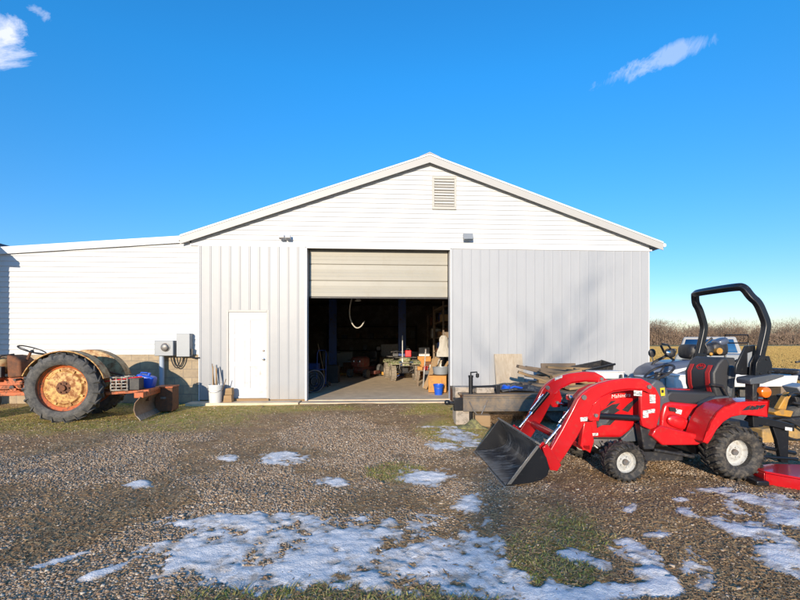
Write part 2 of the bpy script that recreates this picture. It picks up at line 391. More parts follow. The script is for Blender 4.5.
ys = np.concatenate([-np.geomspace(400, 1.3, 24), np.arange(-1, 1.6, .26), np.arange(1.7, 11.2, .042), np.geomspace(11.4, 2500, 56)])
X, Y = np.meshgrid(xs, ys, indexing='ij'); Z = gh(X, Y); nx, ny = X.shape
mg, mv = masks(X.ravel(), Y.ravel())
idx = np.arange(nx*ny).reshape(nx, ny)
Fq = np.stack([idx[:-1, :-1], idx[1:, :-1], idx[1:, 1:], idx[:-1, 1:]], -1).reshape(-1, 4)
def ground_mat():
    m, nt, b, L = newmat('yard_ground'); v = ocoord(nt)
    at = lambda n: N(nt, 'ShaderNodeAttribute', attribute_name=n).outputs['Fac']
    n1 = noise(nt, 1.2, 8, .65, v); n2 = noise(nt, 14, 8, .7, v); n3 = noise(nt, 5, 6, .6, v)
    mud = mixc(nt, ramp(nt, n2, .38, .66), (.23, .13, .06), (.60, .38, .19)); mud = mixc(nt, ramp(nt, n3, .5, .68), mud, (.62, .42, .22))
    mud = mixc(nt, ramp(nt, n1, .46, .62), mud, (.31, .185, .095))
    vo = N(nt, 'ShaderNodeTexVoronoi'); vo.inputs['Scale'].default_value = 42; L.new(v, vo.inputs['Vector'])
    bw = N(nt, 'ShaderNodeSeparateColor'); L.new(vo.outputs['Color'], bw.inputs[0])
    st = mixc(nt, bw.outputs[0], (.28, .19, .12), (.72, .58, .42)); st = mixc(nt, ramp(nt, vo.outputs['Distance'], .35, .7), st, (.12, .085, .06))
    c1 = mixc(nt, at('gravel'), mud, st)
    gs = mixc(nt, ramp(nt, n2, .35, .65), (.40, .28, .07), (.70, .50, .17)); gs = mixc(nt, ramp(nt, n3, .46, .62), gs, (.32, .29, .05))
    c2 = mixc(nt, at('grass'), c1, gs)
    # dormant field beyond the yard
    sx = N(nt, 'ShaderNodeSeparateXYZ'); L.new(v, sx.inputs[0])
    fs = noise(nt, .05, 6, .6, ocoord(nt, (1, 3.5, 1))); ff = noise(nt, 1.2, 5, .7, v)
    fc = mixc(nt, ramp(nt, fs, .38, .62), (.38, .25, .07), (.48, .32, .10)); fc = mixc(nt, ramp(nt, ff, .4, .7), fc, (.32, .22, .09))
    fm = ramp(nt, math_(nt, 'ADD', sx.outputs[1], math_(nt, 'MULTIPLY', n1, 3.0)), 0, 1)
    mr = N(nt, 'ShaderNodeMapRange'); mr.inputs['From Min'].default_value = 12; mr.inputs['From Max'].default_value = 15
    L.new(math_(nt, 'ADD', sx.outputs[1], math_(nt, 'MULTIPLY', n1, 2.0)), mr.inputs['Value'])
    nt.nodes.remove(fm.node)
    c3 = mixc(nt, mr.outputs[0], c2, fc)
    L.new(c3, b.inputs['Base Color']); b.inputs['Specular IOR Level'].default_value = .3
    L.new(ramp(nt, n1, .42, .62, (.95,)*3, (.6,)*3), b.inputs['Roughness'])
    bump(nt, b, math_(nt, 'ADD', math_(nt, 'MULTIPLY', n2, .8), math_(nt, 'MULTIPLY', math_(nt, 'MULTIPLY', vo.outputs['Distance'], -1.0), at('gravel'))), .9, .02)
    return m
go = np_mesh('ground', np.stack([X, Y, Z], -1).reshape(-1, 3), Fq, ground_mat(), smooth=True, attrs={'grass': mg, 'gravel': mv}); go['kind'] = 'structure'

# ------------------------------------------------------------------ snow lying in patches
sx_ = np.arange(-3.6, 7.0, .018); sy_ = np.arange(2.0, 7.4, .018); X, Y = np.meshgrid(sx_, sy_, indexing='ij')
S = snow_s(X, Y); lump = .5+.5*fbm(X, Y, 6, 4, 71)
S = np.where((X > .85) & (X < 1.75) & (Y > 4.1) & (Y < 5.9), -1, S)
H = gh(X, Y)+np.clip(S, -.06, .30)*.05*lump+.024*(fbm(X, Y, 13, 4, 77)-.5)*sstep(-.05, .2, S)
nx, ny = X.shape; idx = np.arange(nx*ny).reshape(nx, ny)
q = np.stack([idx[:-1, :-1], idx[1:, :-1], idx[1:, 1:], idx[:-1, 1:]], -1).reshape(-1, 4)
Sf = S.ravel(); q = q[(Sf[q].max(1) > -.02)]
us = np.unique(q); rm = np.zeros(nx*ny, int); rm[us] = np.arange(len(us)); q = rm[q]
def snow_mat():
    m, nt, b, L = newmat('old_snow'); v = ocoord(nt); t = N(nt, 'ShaderNodeAttribute', attribute_name='thick').outputs['Fac']
    n = noise(nt, 7, 8, .7, v); n2 = noise(nt, 60, 4, .7, v)
    c = mixc(nt, ramp(nt, n, .45, .7), (.97, .92, .87), (.84, .78, .72))
    d = ramp(nt, math_(nt, 'ADD', t, math_(nt, 'MULTIPLY', math_(nt, 'SUBTRACT', n, .5), 1.3)), .0, .34, (1, 1, 1), (0, 0, 0))
    c = mixc(nt, math_(nt, 'MULTIPLY', d, .85), c, (.46, .36, .26))
    sp = ramp(nt, noise(nt, 34, 5, .75, v), .62, .70); c = mixc(nt, math_(nt, 'MULTIPLY', sp, .6), c, (.16, .11, .075))
    L.new(c, b.inputs['Base Color']); b.inputs['Roughness'].default_value = .55
    b.inputs['Subsurface Weight'].default_value = .0
    bump(nt, b, math_(nt, 'ADD', math_(nt, 'MULTIPLY', n2, .5), noise(nt, 16, 6, .7, v)), .9, .02); return m
so = np_mesh('snow', np.stack([X, Y, H], -1).reshape(-1, 3)[us], q, snow_mat(), smooth=True, attrs={'thick': Sf[us]}); so['kind'] = 'stuff'
tag(so, 'thin patches of old wet snow melting on the gravel yard', 'snow')

# ------------------------------------------------------------------ gravel, litter, grass
rs = np.random.RandomState(5)
def scatter(n, y0, y1, p, wid=1.06):
    u = rs.rand(n); a = 1-p
    Yp = (y0**a+u*(y1**a-y0**a))**(1/a); Xp = (rs.rand(n)*2-1)*(wid*Yp+.6)
    return Xp, Yp
def island_mat(name, cols, rough=.85, spec=.3):
    m, nt, b, L = newmat(name); g = N(nt, 'ShaderNodeNewGeometry'); r = N(nt, 'ShaderNodeValToRGB'); r.color_ramp.interpolation = 'LINEAR'
    e = r.color_ramp.elements
    while len(e) < len(cols): e.new(.5)
    for i, c_ in enumerate(cols): e[i].position = i/(len(cols)-1); e[i].color = (*c_, 1)
    L.new(g.outputs['Random Per Island'], r.inputs[0]); cc = mixc(nt, noise(nt, 60, 4, .6, ocoord(nt)), r.outputs[0], (.1, .08, .06), 'MIX')
    cc = mixc(nt, .65, cc, r.outputs[0]); L.new(cc, b.inputs['Base Color']); b.inputs['Roughness'].default_value = rough; b.inputs['Specular IOR Level'].default_value = spec
    return m
Xp, Yp = scatter(640000, 1.9, 10.2, 1.3); g_, v_ = masks(Xp, Yp); sn = snow_s(Xp, Yp)
keep = (rs.rand(len(Xp)) < .07+.72*v_**1.5) & ((sn < .02) | (rs.rand(len(Xp)) < .01)) & ~((Yp > 9.9) & (Xp > -5))
Xp, Yp = Xp[keep], Yp[keep]; n = len(Xp)
sz = (.0026+.0046*rs.rand(n)**2.2+.007*(rs.rand(n) < .012)*rs.rand(n))*(1+.04*Yp)
cube = np.array([(x, y, z) for x in (-1, 1) for y in (-1, 1) for z in (-1, 1)], float)
V = cube[None]*(.75+.5*rs.rand(n, 8, 3))*np.stack([.8+.6*rs.rand(n), .7+.4*rs.rand(n), .4+.35*rs.rand(n)], -1)[:, None]
ang = rs.rand(n)*6.283; ca, sa = np.cos(ang)[:, None], np.sin(ang)[:, None]; tl = (rs.rand(n)-.5)[:, None]*.8
x_, y_, z_ = V[..., 0], V[..., 1], V[..., 2]; x_, z_ = x_*np.cos(tl)-z_*np.sin(tl), x_*np.sin(tl)+z_*np.cos(tl)
V = np.stack([x_*ca-y_*sa, x_*sa+y_*ca, z_], -1)*sz[:, None, None]
V += np.stack([Xp, Yp, gh(Xp, Yp)+sz*.25], -1)[:, None]
cf = np.array([(0,1,3,2), (4,6,7,5), (0,4,5,1), (2,3,7,6), (0,2,6,4), (1,5,7,3)])
Fq = (cf[None]+8*np.arange(n)[:, None, None]).reshape(-1, 4)
print('stones', n)
so = np_mesh('gravel', V.reshape(-1, 3), Fq, island_mat('gravel_stone', [(.21, .125, .065), (.54, .385, .245), (.31, .195, .115), (.66, .52, .37), (.38, .245, .145), (.78, .67, .52), (.25, .145, .08), (.50, .345, .205)])); so['kind'] = 'stuff'
tag(so, 'loose crushed gravel spread over the muddy yard', 'gravel')
# flat straw, leaves and dead stems
Xp, Yp = scatter(260000, 1.9, 9.8, 1.25); g_, v_ = masks(Xp, Yp); sn = snow_s(Xp, Yp)
keep = (rs.rand(len(Xp)) < .18+.5*(1-v_)) & ((sn < .0) | (rs.rand(len(Xp)) < .04)); Xp, Yp = Xp[keep], Yp[keep]; n = len(Xp)
ln = .008+.022*rs.rand(n)**2; wd = .0015+.005*rs.rand(n)**3; a = rs.rand(n)*6.283; up = (rs.rand(n)-.3)*.4
d = np.stack([np.cos(a), np.sin(a), up], -1); s_ = np.stack([-np.sin(a), np.cos(a), (rs.rand(n)-.5)*1.2], -1)
c0 = np.stack([Xp, Yp, gh(Xp, Yp)+.007], -1); V = np.stack([c0-d*ln[:, None]-s_*wd[:, None], c0+d*ln[:, None]-s_*wd[:, None]*.5, c0+d*ln[:, None]*.9+s_*wd[:, None], c0-d*ln[:, None]*.9+s_*wd[:, None]], 1)
so = np_mesh('leaf_litter', V.reshape(-1, 3), np.arange(4*n).reshape(n, 4), island_mat('straw_litter', [(.20, .11, .055), (.50, .31, .14), (.30, .17, .08), (.56, .38, .18), (.38, .23, .10)])); so['kind'] = 'stuff'
tag(so, 'dead stems and leaf bits scattered on the mud', 'leaf litter')
# standing grass
Xp, Yp = scatter(260000, 1.9, 10.3, 1.15, 1.1); g_, v_ = masks(Xp, Yp); sn = snow_s(Xp, Yp); cl = fbm(Xp, Yp, 5, 3, 91)
keep = (rs.rand(len(Xp)) < g_**1.1*(.35+1.2*sstep(.42, .62, cl))) & (sn < .05) & ~((Yp > 9.75) & (Xp > -4.9) & (Xp < 1.6)); Xp, Yp = Xp[keep], Yp[keep]; n = len(Xp); print('grass', n)
hgt = (.008+.022*rs.rand(n)**1.6)*(1+.5*(fbm(Xp, Yp, 1.1, 2, 95)-.5)); a = rs.rand(n)*6.283; lean = .5+1.6*rs.rand(n)
wd = .0016+.0018*rs.rand(n)+.0003*Yp
d = np.stack([np.cos(a)*lean, np.sin(a)*lean, np.ones(n)], -1); s_ = np.stack([-np.sin(a), np.cos(a), np.zeros(n)], -1)
c0 = np.stack([Xp, Yp, gh(Xp, Yp)-.003], -1); h3 = hgt[:, None]
mid = c0+d*h3*.6; tip = c0+d*h3*np.array([1.5, 1.5, .95])
V = np.stack([c0-s_*wd[:, None], c0+s_*wd[:, None], mid+s_*wd[:, None]*.8, mid-s_*wd[:, None]*.8, mid-s_*wd[:, None]*.8, mid+s_*wd[:, None]*.8, tip+s_*wd[:, None]*.1, tip-s_*wd[:, None]*.1], 1)
fq = np.array([(0, 1, 2, 3), (3, 2, 6, 7)]); Fq = (fq[None]+8*np.arange(n)[:, None, None]).reshape(-1, 4)
so = np_mesh('grass', V.reshape(-1, 3), Fq, island_mat('winter_grass', [(.56, .40, .14), (.24, .26, .04), (.62, .46, .18), (.20, .27, .03), (.40, .38, .07), (.46, .34, .11)], .7)); so['kind'] = 'stuff'
tag(so, 'short winter grass half green and half straw coloured', 'grass')

# ------------------------------------------------------------------ far wood: bare crowns as one mass
n_t = 620; Vt = []; 
tx = 40+rs.rand(n_t)*330; ty = 198+rs.rand(n_t)*55+.05*tx; th = (7.2+5.4*rs.rand(n_t))*(.35+1.35*fbm(tx, ty, .035, 3, 15))
Q = []
for x0, y0, h0 in zip(tx, ty, th):
    k = 230; r0 = h0*.34
    u = rs.randn(k, 3); u /= np.linalg.norm(u, axis=1)[:, None]; rad = rs.rand(k)**.45
    c0 = np.array([x0, y0, h0*.62])+u*rad[:, None]*np.array([r0, r0, h0*.36])
    d = u*np.array([.8, .8, .5])+np.array([0, 0, .9])+rs.randn(k, 3)*.35; d /= np.linalg.norm(d, axis=1)[:, None]
    l_ = (.35+.75*rs.rand(k))[:, None]; s_ = np.cross(d, rs.randn(k, 3)); s_ /= np.linalg.norm(s_, axis=1)[:, None]; w_ = (.03+.05*rs.rand(k))[:, None]
    Q.append(np.stack([c0-s_*w_, c0+s_*w_, c0+d*l_*1.6+s_*w_*.2, c0+d*l_*1.6-s_*w_*.2], 1))
    for dd in ((1, 0), (0, 1)):           # trunk and forks
        t = .08; e = np.array([dd[0], dd[1], 0])*t; b0 = np.array([x0, y0, -1.0]); b1 = np.array([x0+rs.randn()*.4, y0, h0*.85])
        Q.append(np.stack([b0-e, b0+e, b1+e*.2, b1-e*.2])[None])
k = 60000; c0 = np.stack([30+rs.rand(k)*370, 200+rs.rand(k)*20, 0*rs.rand(k)], -1); c0[:, 1] += .05*c0[:, 0]; c0[:, 2] = rs.rand(k)**1.3*(3.2+3.5*fbm(c0[:, 0], c0[:, 1], .08, 3, 33))
d = np.stack([rs.randn(k)*.5, rs.randn(k)*.3, .5+rs.rand(k)], -1); l_ = (.4+.8*rs.rand(k))[:, None]; s_ = np.stack([.05+.10*rs.rand(k), 0*d[:, 0], rs.randn(k)*.03], -1)
Q.append(np.stack([c0-s_, c0+s_, c0+d*l_+s_*.3, c0+d*l_-s_*.3], 1))
Q = np.concatenate(Q); n = len(Q)
wo = np_mesh('woodland', Q.reshape(-1, 3), np.arange(4*n).reshape(n, 4), island_mat('bare_twigs', [(.16, .11, .08), (.26, .18, .13), (.13, .09, .065), (.32, .22, .15), (.20, .14, .09)], .9)); wo['kind'] = 'stuff'
tag(wo, 'far line of bare brown winter trees beyond the field', 'woodland')
mb = MB(); xs_ = np.linspace(30, 400, 150)
hh = 4.6+3.2*fbm(xs_, xs_*0, .09, 4, 19)
for i in range(149):
    mb.add([(xs_[i], 262+.05*xs_[i], -1), (xs_[i+1], 262+.05*xs_[i+1], -1), (xs_[i+1], 262+.05*xs_[i+1], hh[i+1]), (xs_[i], 262+.05*xs_[i], hh[i]), (xs_[i+1], 275+.05*xs_[i+1], -1), (xs_[i], 275+.05*xs_[i], -1)], [(0, 1, 2, 3), (3, 2, 4, 5)])
o = mb.build('undergrowth', mat('undergrowth_brown', (.13, .095, .07), .95, dirt=(.08, .06, .045), dl=.5, dw=.2, dsc=.35, bst=1, bsc=2)); o['kind'] = 'stuff'; tag(o, 'dense brown brush at the foot of the far trees', 'undergrowth')

# standing dry stems over the field
nf = 230000; u = rs.rand(nf); Yp = 13*(150/13)**u; Xp = Yp*(.36+.85*rs.rand(nf)); ok = (rs.rand(nf) < .35+.65*fbm(Xp, Yp, .22, 4, 201)); Xp, Yp = Xp[ok], Yp[ok]; nf = len(Xp)
h_ = (.04+.09*rs.rand(nf))*(1+Yp*.004); w_ = .003*Yp*(.4+.6*rs.rand(nf))*.6; a = rs.rand(nf)*1.2-.6; lx = (rs.rand(nf)-.5)*.6; ly = rs.rand(nf)*.6
s_ = np.stack([np.cos(a), np.sin(a), 0*a], -1)*w_[:, None]; c0 = np.stack([Xp, Yp, gh(Xp, Yp)-.01], -1); tp = np.stack([lx, ly, np.ones(nf)], -1)*h_[:, None]
V = np.stack([c0-s_, c0+s_, c0+tp+s_*.35, c0+tp-s_*.35], 1)
so = np_mesh('field_grass', V.reshape(-1, 3), np.arange(4*nf).reshape(nf, 4), island_mat('dry_field_grass', [(.33, .20, .05), (.42, .27, .08), (.25, .16, .045), (.46, .31, .10), (.30, .22, .055)], .8)); so['kind'] = 'stuff'
tag(so, 'golden dry grass covering the field beside the barn', 'grass')

# bare tree behind the photographer whose branches shade the right panel
tr = thing('bare_tree', 'leafless tree standing across the yard, its branch shadows falling on the barn', 'tree', (-7.2, -33, 0))
trunk, crown = MB(), MB(); rt = random.Random(11)
def branch(mb, p, d, l, r, dep):
    pts = [p]; q = p.copy(); dd = d.copy()
    for i in range(4):
        dd = (dd+Vector((rt.uniform(-.16, .16), rt.uniform(-.16, .16), rt.uniform(-.05, .13)))).normalized(); q = q+dd*l/4; pts.append(q.copy())
    mb.tube(pts, [r*(1-.12*i) for i in range(5)], 6 if dep else 10)
    if dep >= 4: return
    for k in range(3 if dep else 5):
        a = rt.uniform(0, 6.28); t = rt.uniform(.45, 1) if k else 1; b0 = pts[int(t*4)]
        s = Vector((math.cos(a), math.sin(a), .35)); branch(crown, b0, (dd*.55+s*.7).normalized(), l*rt.uniform(.55, .75), r*.52, dep+1)
branch(trunk, Vector((0, 0, -.2)), Vector((.05, 0, 1)), 6.2, .17, 0)
trunk.build('trunk', M['bark'], tr); crown.build('crown', M['bark'], tr)
# ------------------------------------------------------------------ barn
TB = R(3.43); BY = 10.62
def B(x, y, v=0.0):                      # picture point -> barn coordinates (u along front, v inward, z)
    t = (x-400)/F; c, s = math.cos(TB), math.sin(TB)
    u = (t*(BY+v*c)+v*s)/(c-t*s); Yd = BY+u*s+v*c
    return u, CH-(y-HZ)/F*Yd
barn = thing('barn', 'large white metal barn with gable front, open overhead door and low wing on its left', 'barn', (0, BY, 0), TB)
UL, UR, UC = B(192, 300)[0], B(648.5, 300)[0], .72
PK, SL = 6.03, .349
roofz = lambda u: PK-SL*abs(u-UC)
def courses(mb, z0, z1, spanf, v0=0.0, h=.118):
    z = z0
    while z < z1:
        zt = min(z+h, z1); a = spanf(z); b = spanf(zt)
        if a and b:
            prof = [(z, -.018), (z+.010, -.021), (z+.09*h/.118, -.008), (zt, -.002)]
            vs = []
            for zz, vv in prof:
                q = spanf(min(zz, z1)) or b
                vs += [(q[0], v0+vv, zz), (q[1], v0+vv, zz)]
            vs += [(a[0], v0+.004, z), (a[1], v0+.004, z)]
            mb.add(vs, [(0, 1, 3, 2), (2, 3, 5, 4), (4, 5, 7, 6), (8, 9, 1, 0)])
        z += h
mb = MB(); ZT = 3.80
def gs(z):
    zz = max(z, ZT); lim = (PK-.13-zz)/SL
    a, b = max(UL, UC-lim), min(UR, UC+lim)
    return (a, b) if b-a > .02 else None
courses(mb, ZT, PK-.15, gs)
gw = mb.build('gable_siding', M['siding'], barn, smooth=False)
# structural wall behind skins
OL, OR_ = B(307.5, 300)[0], B(449.5, 300)[0]; OT = 3.73
DL, DR = B(229.5, 350)[0], B(268, 350)[0]; DB, DT = .10, 2.17
mb = MB(); mb.span(UL+.02, OL-.01, .02, .16, 0, ZT); mb.span(OR_+.01, UR-.02, .02, .16, 0, ZT); mb.span(OL-.01, OR_+.01, .02, .16, OT, ZT)
mb.prism([(UL+.02, ZT), (UR-.02, ZT), (UR-.02, roofz(UR)-.16), (UC, PK-.16), (UL+.02, roofz(UL)-.16)], .02, .16)
DEP = 16.0
mb.build('front_frame', M['dark'], barn)
def ribs(mb, u0, u1, z0, z1, v, pitch=.229, holes=None):
    prof = []; u = u0; k = 0
    while u < u1-.001:
        prof += [(u, 0), (u+.012, -.008), (u+.032, -.008), (u+.044, 0)]
        u += pitch
    prof = [p for p in prof if p[0] <= u1]+[(u1, 0)]
    us = [p[0] for p in prof]
    if holes:
        for hu in holes[:2]:
            pr = sorted(prof); j = max(i for i in range(len(pr)) if pr[i][0] <= hu); (xa, ya), (xb, yb) = pr[j], pr[j+1]
            prof.append((hu, ya+(yb-ya)*(hu-xa)/(xb-xa)))
        prof.sort()
    for (a, va), (b, vb) in zip(prof[:-1], prof[1:]):
        zs = [(z0, z1)]
        if holes and a >= holes[0]-1e-6 and b <= holes[1]+1e-6: zs = [(holes[2], z1)] + ([(z0, holes[3])] if holes[3] > z0 else [])
        for c0, c1 in zs:
            mb.add([(a, v+va, c0), (b, v+vb, c0), (b, v+vb, c1), (a, v+va, c1)], [(0, 1, 2, 3)])
PL0, PL1 = B(199.5, 300, -.1)[0], B(305, 300, -.1)[0]; PR0, PR1 = B(451.5, 300, -.1)[0], B(648, 300, -.1)[0]
mb = MB(); ribs(mb, PL0, PL1, .07, 3.745, -.09, holes=(DL-.04, DR+.04, DT+.05, .0))
lp = mb.build('ribbed_panel', M['panel'], barn, smooth=False, label='light grey ribbed steel panel with a white walk-in door in it')
mb = MB(); ribs(mb, PR0, PR1, .12, 3.745, -.10)
rp = mb.build('ribbed_panel', M['panelr'], barn, smooth=False, label='wide off-white ribbed steel sliding panel right of the opening')
mb = MB()                                 # trims
mb.span(UL-.02, OL, -.06, -.022, 3.752, 3.80); mb.span(PR0-.02, UR+.02, -.115, -.022, 3.748, 3.79)
mb.span(OL-.02, PR0-.021, -.055, .0, OT, 3.82)
mb.span(PL1-.0, OL+.0, -.115, .16, .03, 3.73); mb.span(OR_, PR0, -.125, .16, .03, 3.73)
mb.span(PL0-.025, PL0-.001, -.10, .0, .05, 3.74); mb.span(PR1+.001, PR1+.03, -.115, .1, .1, 3.74)
mb.build('trim', M['trim'], barn, bevel=.004)
mb = MB(); mb.span(PL0, PL1, -.07, .0, .0, .065); mb.build('base_board', M['woodl'], barn); mb = MB(); mb.span(PR0, PR1, -.07, 0, 0, .11); mb.build('base_board', M['woodl'], barn)
# roof
def slab(mb, ua, ub, v0, v1, th, top):
    mb.prism([(ua, top(ua)), (ub, top(ub)), (ub, top(ub)-th), (ua, top(ua)-th)], v0, v1)
EL, ER = UC-5.93, UC+5.93
mb = MB(); slab(mb, EL, UC, -.13, DEP+.3, .05, roofz); slab(mb, UC, ER, -.13, DEP+.3, .05, roofz)
rf = mb.build('roof', M['trim'], barn)
mb = MB()
for a, b in ((EL-.01, UC), (UC, ER+.01)):
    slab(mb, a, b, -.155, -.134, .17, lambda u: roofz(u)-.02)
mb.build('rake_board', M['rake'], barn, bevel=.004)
mb = MB()
for a, b in ((EL-.01, UC), (UC, ER+.01)): slab(mb, a, b, -.165, -.06, .045, lambda u: roofz(u)+.027)
mb.build('rake_cap', M['trim'], barn, bevel=.004)
mb = MB()
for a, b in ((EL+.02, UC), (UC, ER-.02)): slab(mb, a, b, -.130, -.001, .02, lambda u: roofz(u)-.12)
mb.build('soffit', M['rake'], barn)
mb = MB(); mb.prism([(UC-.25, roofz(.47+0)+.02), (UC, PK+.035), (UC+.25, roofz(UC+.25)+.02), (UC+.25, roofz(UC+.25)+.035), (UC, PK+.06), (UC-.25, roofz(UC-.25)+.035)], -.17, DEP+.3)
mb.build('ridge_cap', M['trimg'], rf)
for e_ in (EL-.05, ER+.05): mb = MB(); mb.tube([(e_, -.14, roofz(EL)-.06), (e_, DEP, roofz(EL)-.06)], .05, 8); mb.build('gutter', M['trim'], rf)
# body walls + inside
mb = MB(); mb.span(UR-.02, UR+.03, .0, DEP, 0, roofz(UR)-.1); mb.build('side_wall', M['panelr'], barn)
mb = MB(); mb.span(UL-.03, UL+.02, .0, DEP, 0, roofz(UL)-.1); mb.build('side_wall', M['panel'], barn)
mb = MB(); mb.prism([(UL, 0), (UR, 0), (UR, roofz(UR)-.1), (UC, PK-.1), (UL, roofz(UL)-.1)], DEP, DEP+.05); mb.build('back_wall', M['panel'], barn)
mb = MB(); mb.span(UL+.1, UL+.14, .2, DEP-.1, 0, 3.7); mb.span(UR-.14, UR-.1, .2, DEP-.1, 0, 3.7); mb.span(UL+.2, UR-.2, DEP-.14, DEP-.1, 0, 3.7)
mb.span(UL+.1, UR-.1, .2, DEP-.05, 3.705, 3.74)
for i in range(9): mb.span(UL+.15, UL+.29, 1+i*1.7, 1.14+i*1.7, 0, 3.7); mb.span(UR-.29, UR-.15, 1+i*1.7, 1.14+i*1.7, 0, 3.7)
mb.build('inner_lining', mat('dark_lining_boards', (.22, .18, .14), .9, dirt=(.32, .28, .24), dl=.55, dsc=1.5), barn)
# floor and apron
mb = MB(); mb.span(UL+.1, UR-.1, -.02, DEP, -.1, .035); f = mb.build('floor', M['conc'], None); f.location = barn.location; f.rotation_euler = barn.rotation_euler; f['kind'] = 'structure'
mb = MB(); mb.span(OL-.12, OR_+.12, -.42, -.025, -.1, .02); f = mb.build('pavement', M['conc'], None, bevel=.01); f.location = barn.location; f.rotation_euler = barn.rotation_euler; f['kind'] = 'structure'
mb = MB(); mb.span(UL+.05, OL-.14, -.5, -.1, -.1, .045); f = mb.build('path', M['conc'], None, bevel=.01); f.location = barn.location; f.rotation_euler = barn.rotation_euler; f['kind'] = 'structure'
# overhead door
mb = MB(); zb, zt = 2.57, OT+.02; hsec = .40
z = zb; k = 0
while z < zt:
    z1 = min(z+.405, zt); zm = (z+z1)/2
    prof = [(z+.006, .20), (z+.012, .17), (z+.10, .165), (z+.12, .171), (z+.19, .165), (z+.21, .171), (z+.28, .165), (z1-.012, .17), (z1-.004, .20)]
    prof = [p for p in prof if p[0] <= z1]
    for (a, va), (b, vb) in zip(prof[:-1], prof[1:]): mb.add([(OL+.02, va, a), (OR_-.02, va, a), (OR_-.02, vb, b), (OL+.02, vb, b)], [(0, 1, 2, 3)])
    z = z1
mb.span(OL+.02, OR_-.02, .205, .24, zb, zt)
od = mb.build('overhead_door', M['beige'], barn, smooth=False)
mb = MB(); mb.span(OL+.02, OR_-.02, .17, .22, zb-.03, zb); mb.build('door_seal', M['blackp'], od)
# walk-in door
mb = MB(); v0 = -.075; st = .11; W_ = DR-DL; cols_ = [DL+.03, DL+.03+st, DL+W_/2-.05, DL+W_/2+.05, DR-.03-st, DR-.03]
mb.span(DL+.012, DR-.012, v0+.012, v0+.045, DB, DT-.01)
rows = [(DB, .34), (.86, .98), (1.54, 1.64), (1.98, DT-.01)]
for a, b in rows: mb.span(DL+.0125, DR-.0125, v0, v0+.0119, a, b)
for a, b in ((DL+.012, DL+.15), (DL+W_/2-.055, DL+W_/2+.055), (DR-.15, DR-.012)):
    for r_ in range(3): mb.span(a, b, v0, v0+.0119, rows[r_][1]+.0002, rows[r_+1][0]-.0002)
for u0, u1 in ((DL+.17, DL+W_/2-.075), (DL+W_/2+.075, DR-.17)):
    for r_ in range(3): mb.span(u0, u1, v0+.004, v0+.0118, rows[r_][1]+.03, rows[r_+1][0]-.03)
ed = mb.build('entry_door', M['doorw'], barn, bevel=.003)
mb = MB(); mb.span(DL-.04, DL+.008, -.10, -.02, DB-.02, DT+.05); mb.span(DR-.008, DR+.04, -.10, -.02, DB-.02, DT+.05); mb.span(DL+.009, DR-.009, -.10, -.02, DT-.006, DT+.05)
mb.build('door_frame', M['trimg'], barn, bevel=.003)
mb = MB(); mb.span(DL-.05, DR+.05, -.16, -.03, .047, DB-.004); mb.build('threshold', M['woodl'], barn)
uk = DR-.085
mb = MB(); mb.lathe([(.028, 0), (.028, -.01), (.012, -.015), (.012, -.035), (.026, -.045), (.028, -.058), (.018, -.068), (0, -.07)], (uk, v0, 1.04), 'y', 14); mb.build('door_knob', M['chrome'], ed)
mb = MB(); mb.lathe([(.026, 0), (.026, -.012), (.018, -.02), (0, -.021)], (uk, v0, 1.24), 'y', 14); mb.build('deadbolt', M['steel'], ed)
# gable vent
u0, z0 = B(432, 209.5); u1, z1 = B(456, 177.5)
mb = MB(); mb.span(u0, u1, -.05, -.005, z0, z0+.06); mb.span(u0, u1, -.05, -.005, z1-.05, z1); mb.span(u0, u0+.05, -.0495, -.005, z0+.0605, z1-.0505); mb.span(u1-.05, u1, -.0495, -.005, z0+.0605, z1-.0505)
gv = mb.build('gable_vent', M['vent'], barn, bevel=.004)
mb = MB(); n_ = 11
for i in range(n_): mb.box(((u0+u1)/2, -.03, z0+.085+i*(z1-z0-.13)/(n_-1)), (u1-u0-.11, .045, .008), (38, 0, 0))
mb.build('louvre', M['vent'], gv); mb = MB(); mb.span(u0+.04, u1-.04, -.008, -.002, z0+.05, z1-.04); mb.build('vent_backing', M['trimg'], gv)
# wing
WL = -14.0; wz = lambda u: 3.60+.078*(u+9.6)
mb = MB(); 
def ws(z):
    lim = -9.6+(z+.12-3.60)/.078
    a = max(WL, lim); return (a, PL0-.03) if a < UL-.05 else None
courses(mb, 1.15, 3.98, ws, 0.0, .122)
mb.build('wing_siding', M['siding'], barn, smooth=False)
mb = MB(); mb.prism([(WL, 1.15), (PL0-.03, 1.15), (PL0-.03, wz(UL)-.22), (UL-.04, wz(UL)-.12), (WL, wz(WL)-.12)], .01, .1); mb.build('wing_wall', M['dark'], barn)
mb = MB(); mb.span(WL, PL0-.026, -.012, .12, -.1, 1.148); mb.build('block_wall', M['block'], barn)
mb = MB(); mb.prism([(WL, wz(WL)+.04), (UL-.035, wz(UL)+.04), (UL-.035, wz(UL)-.13), (WL, wz(WL)-.13)], -.075, -.05); mb.build('wing_fascia', M['trim'], barn, bevel=.004)
mb = MB(); mb.prism([(WL, wz(WL)+.035), (UL-.035, wz(UL)+.035), (UL-.035, wz(UL)-.02), (WL, wz(WL)-.02)], -.048, 8); mb.build('wing_roof', M['trim'], barn)
mb = MB(); mb.span(-15, -9.62, -1.95, -.06, 0, 3.66); mb.build('projecting_wing', M['siding'], barn)
mb = MB(); mb.prism([(-15, 4.0), (-9.42, 3.77), (-9.42, 3.66), (-15, 3.89)], -2.1, 1.2); mb.build('projecting_roof', mat('slate_roof', (.09, .10, .13), .6), barn)

def onb(name, label, cat, u, v, z, group=None):   # a thing fixed to or standing by the barn front
    p = barn.matrix_world if False else Matrix.Translation(barn.location)@Matrix.Rotation(TB, 4, 'Z')
    return thing(name, label, cat, p@Vector((u, v, z)), TB, group)
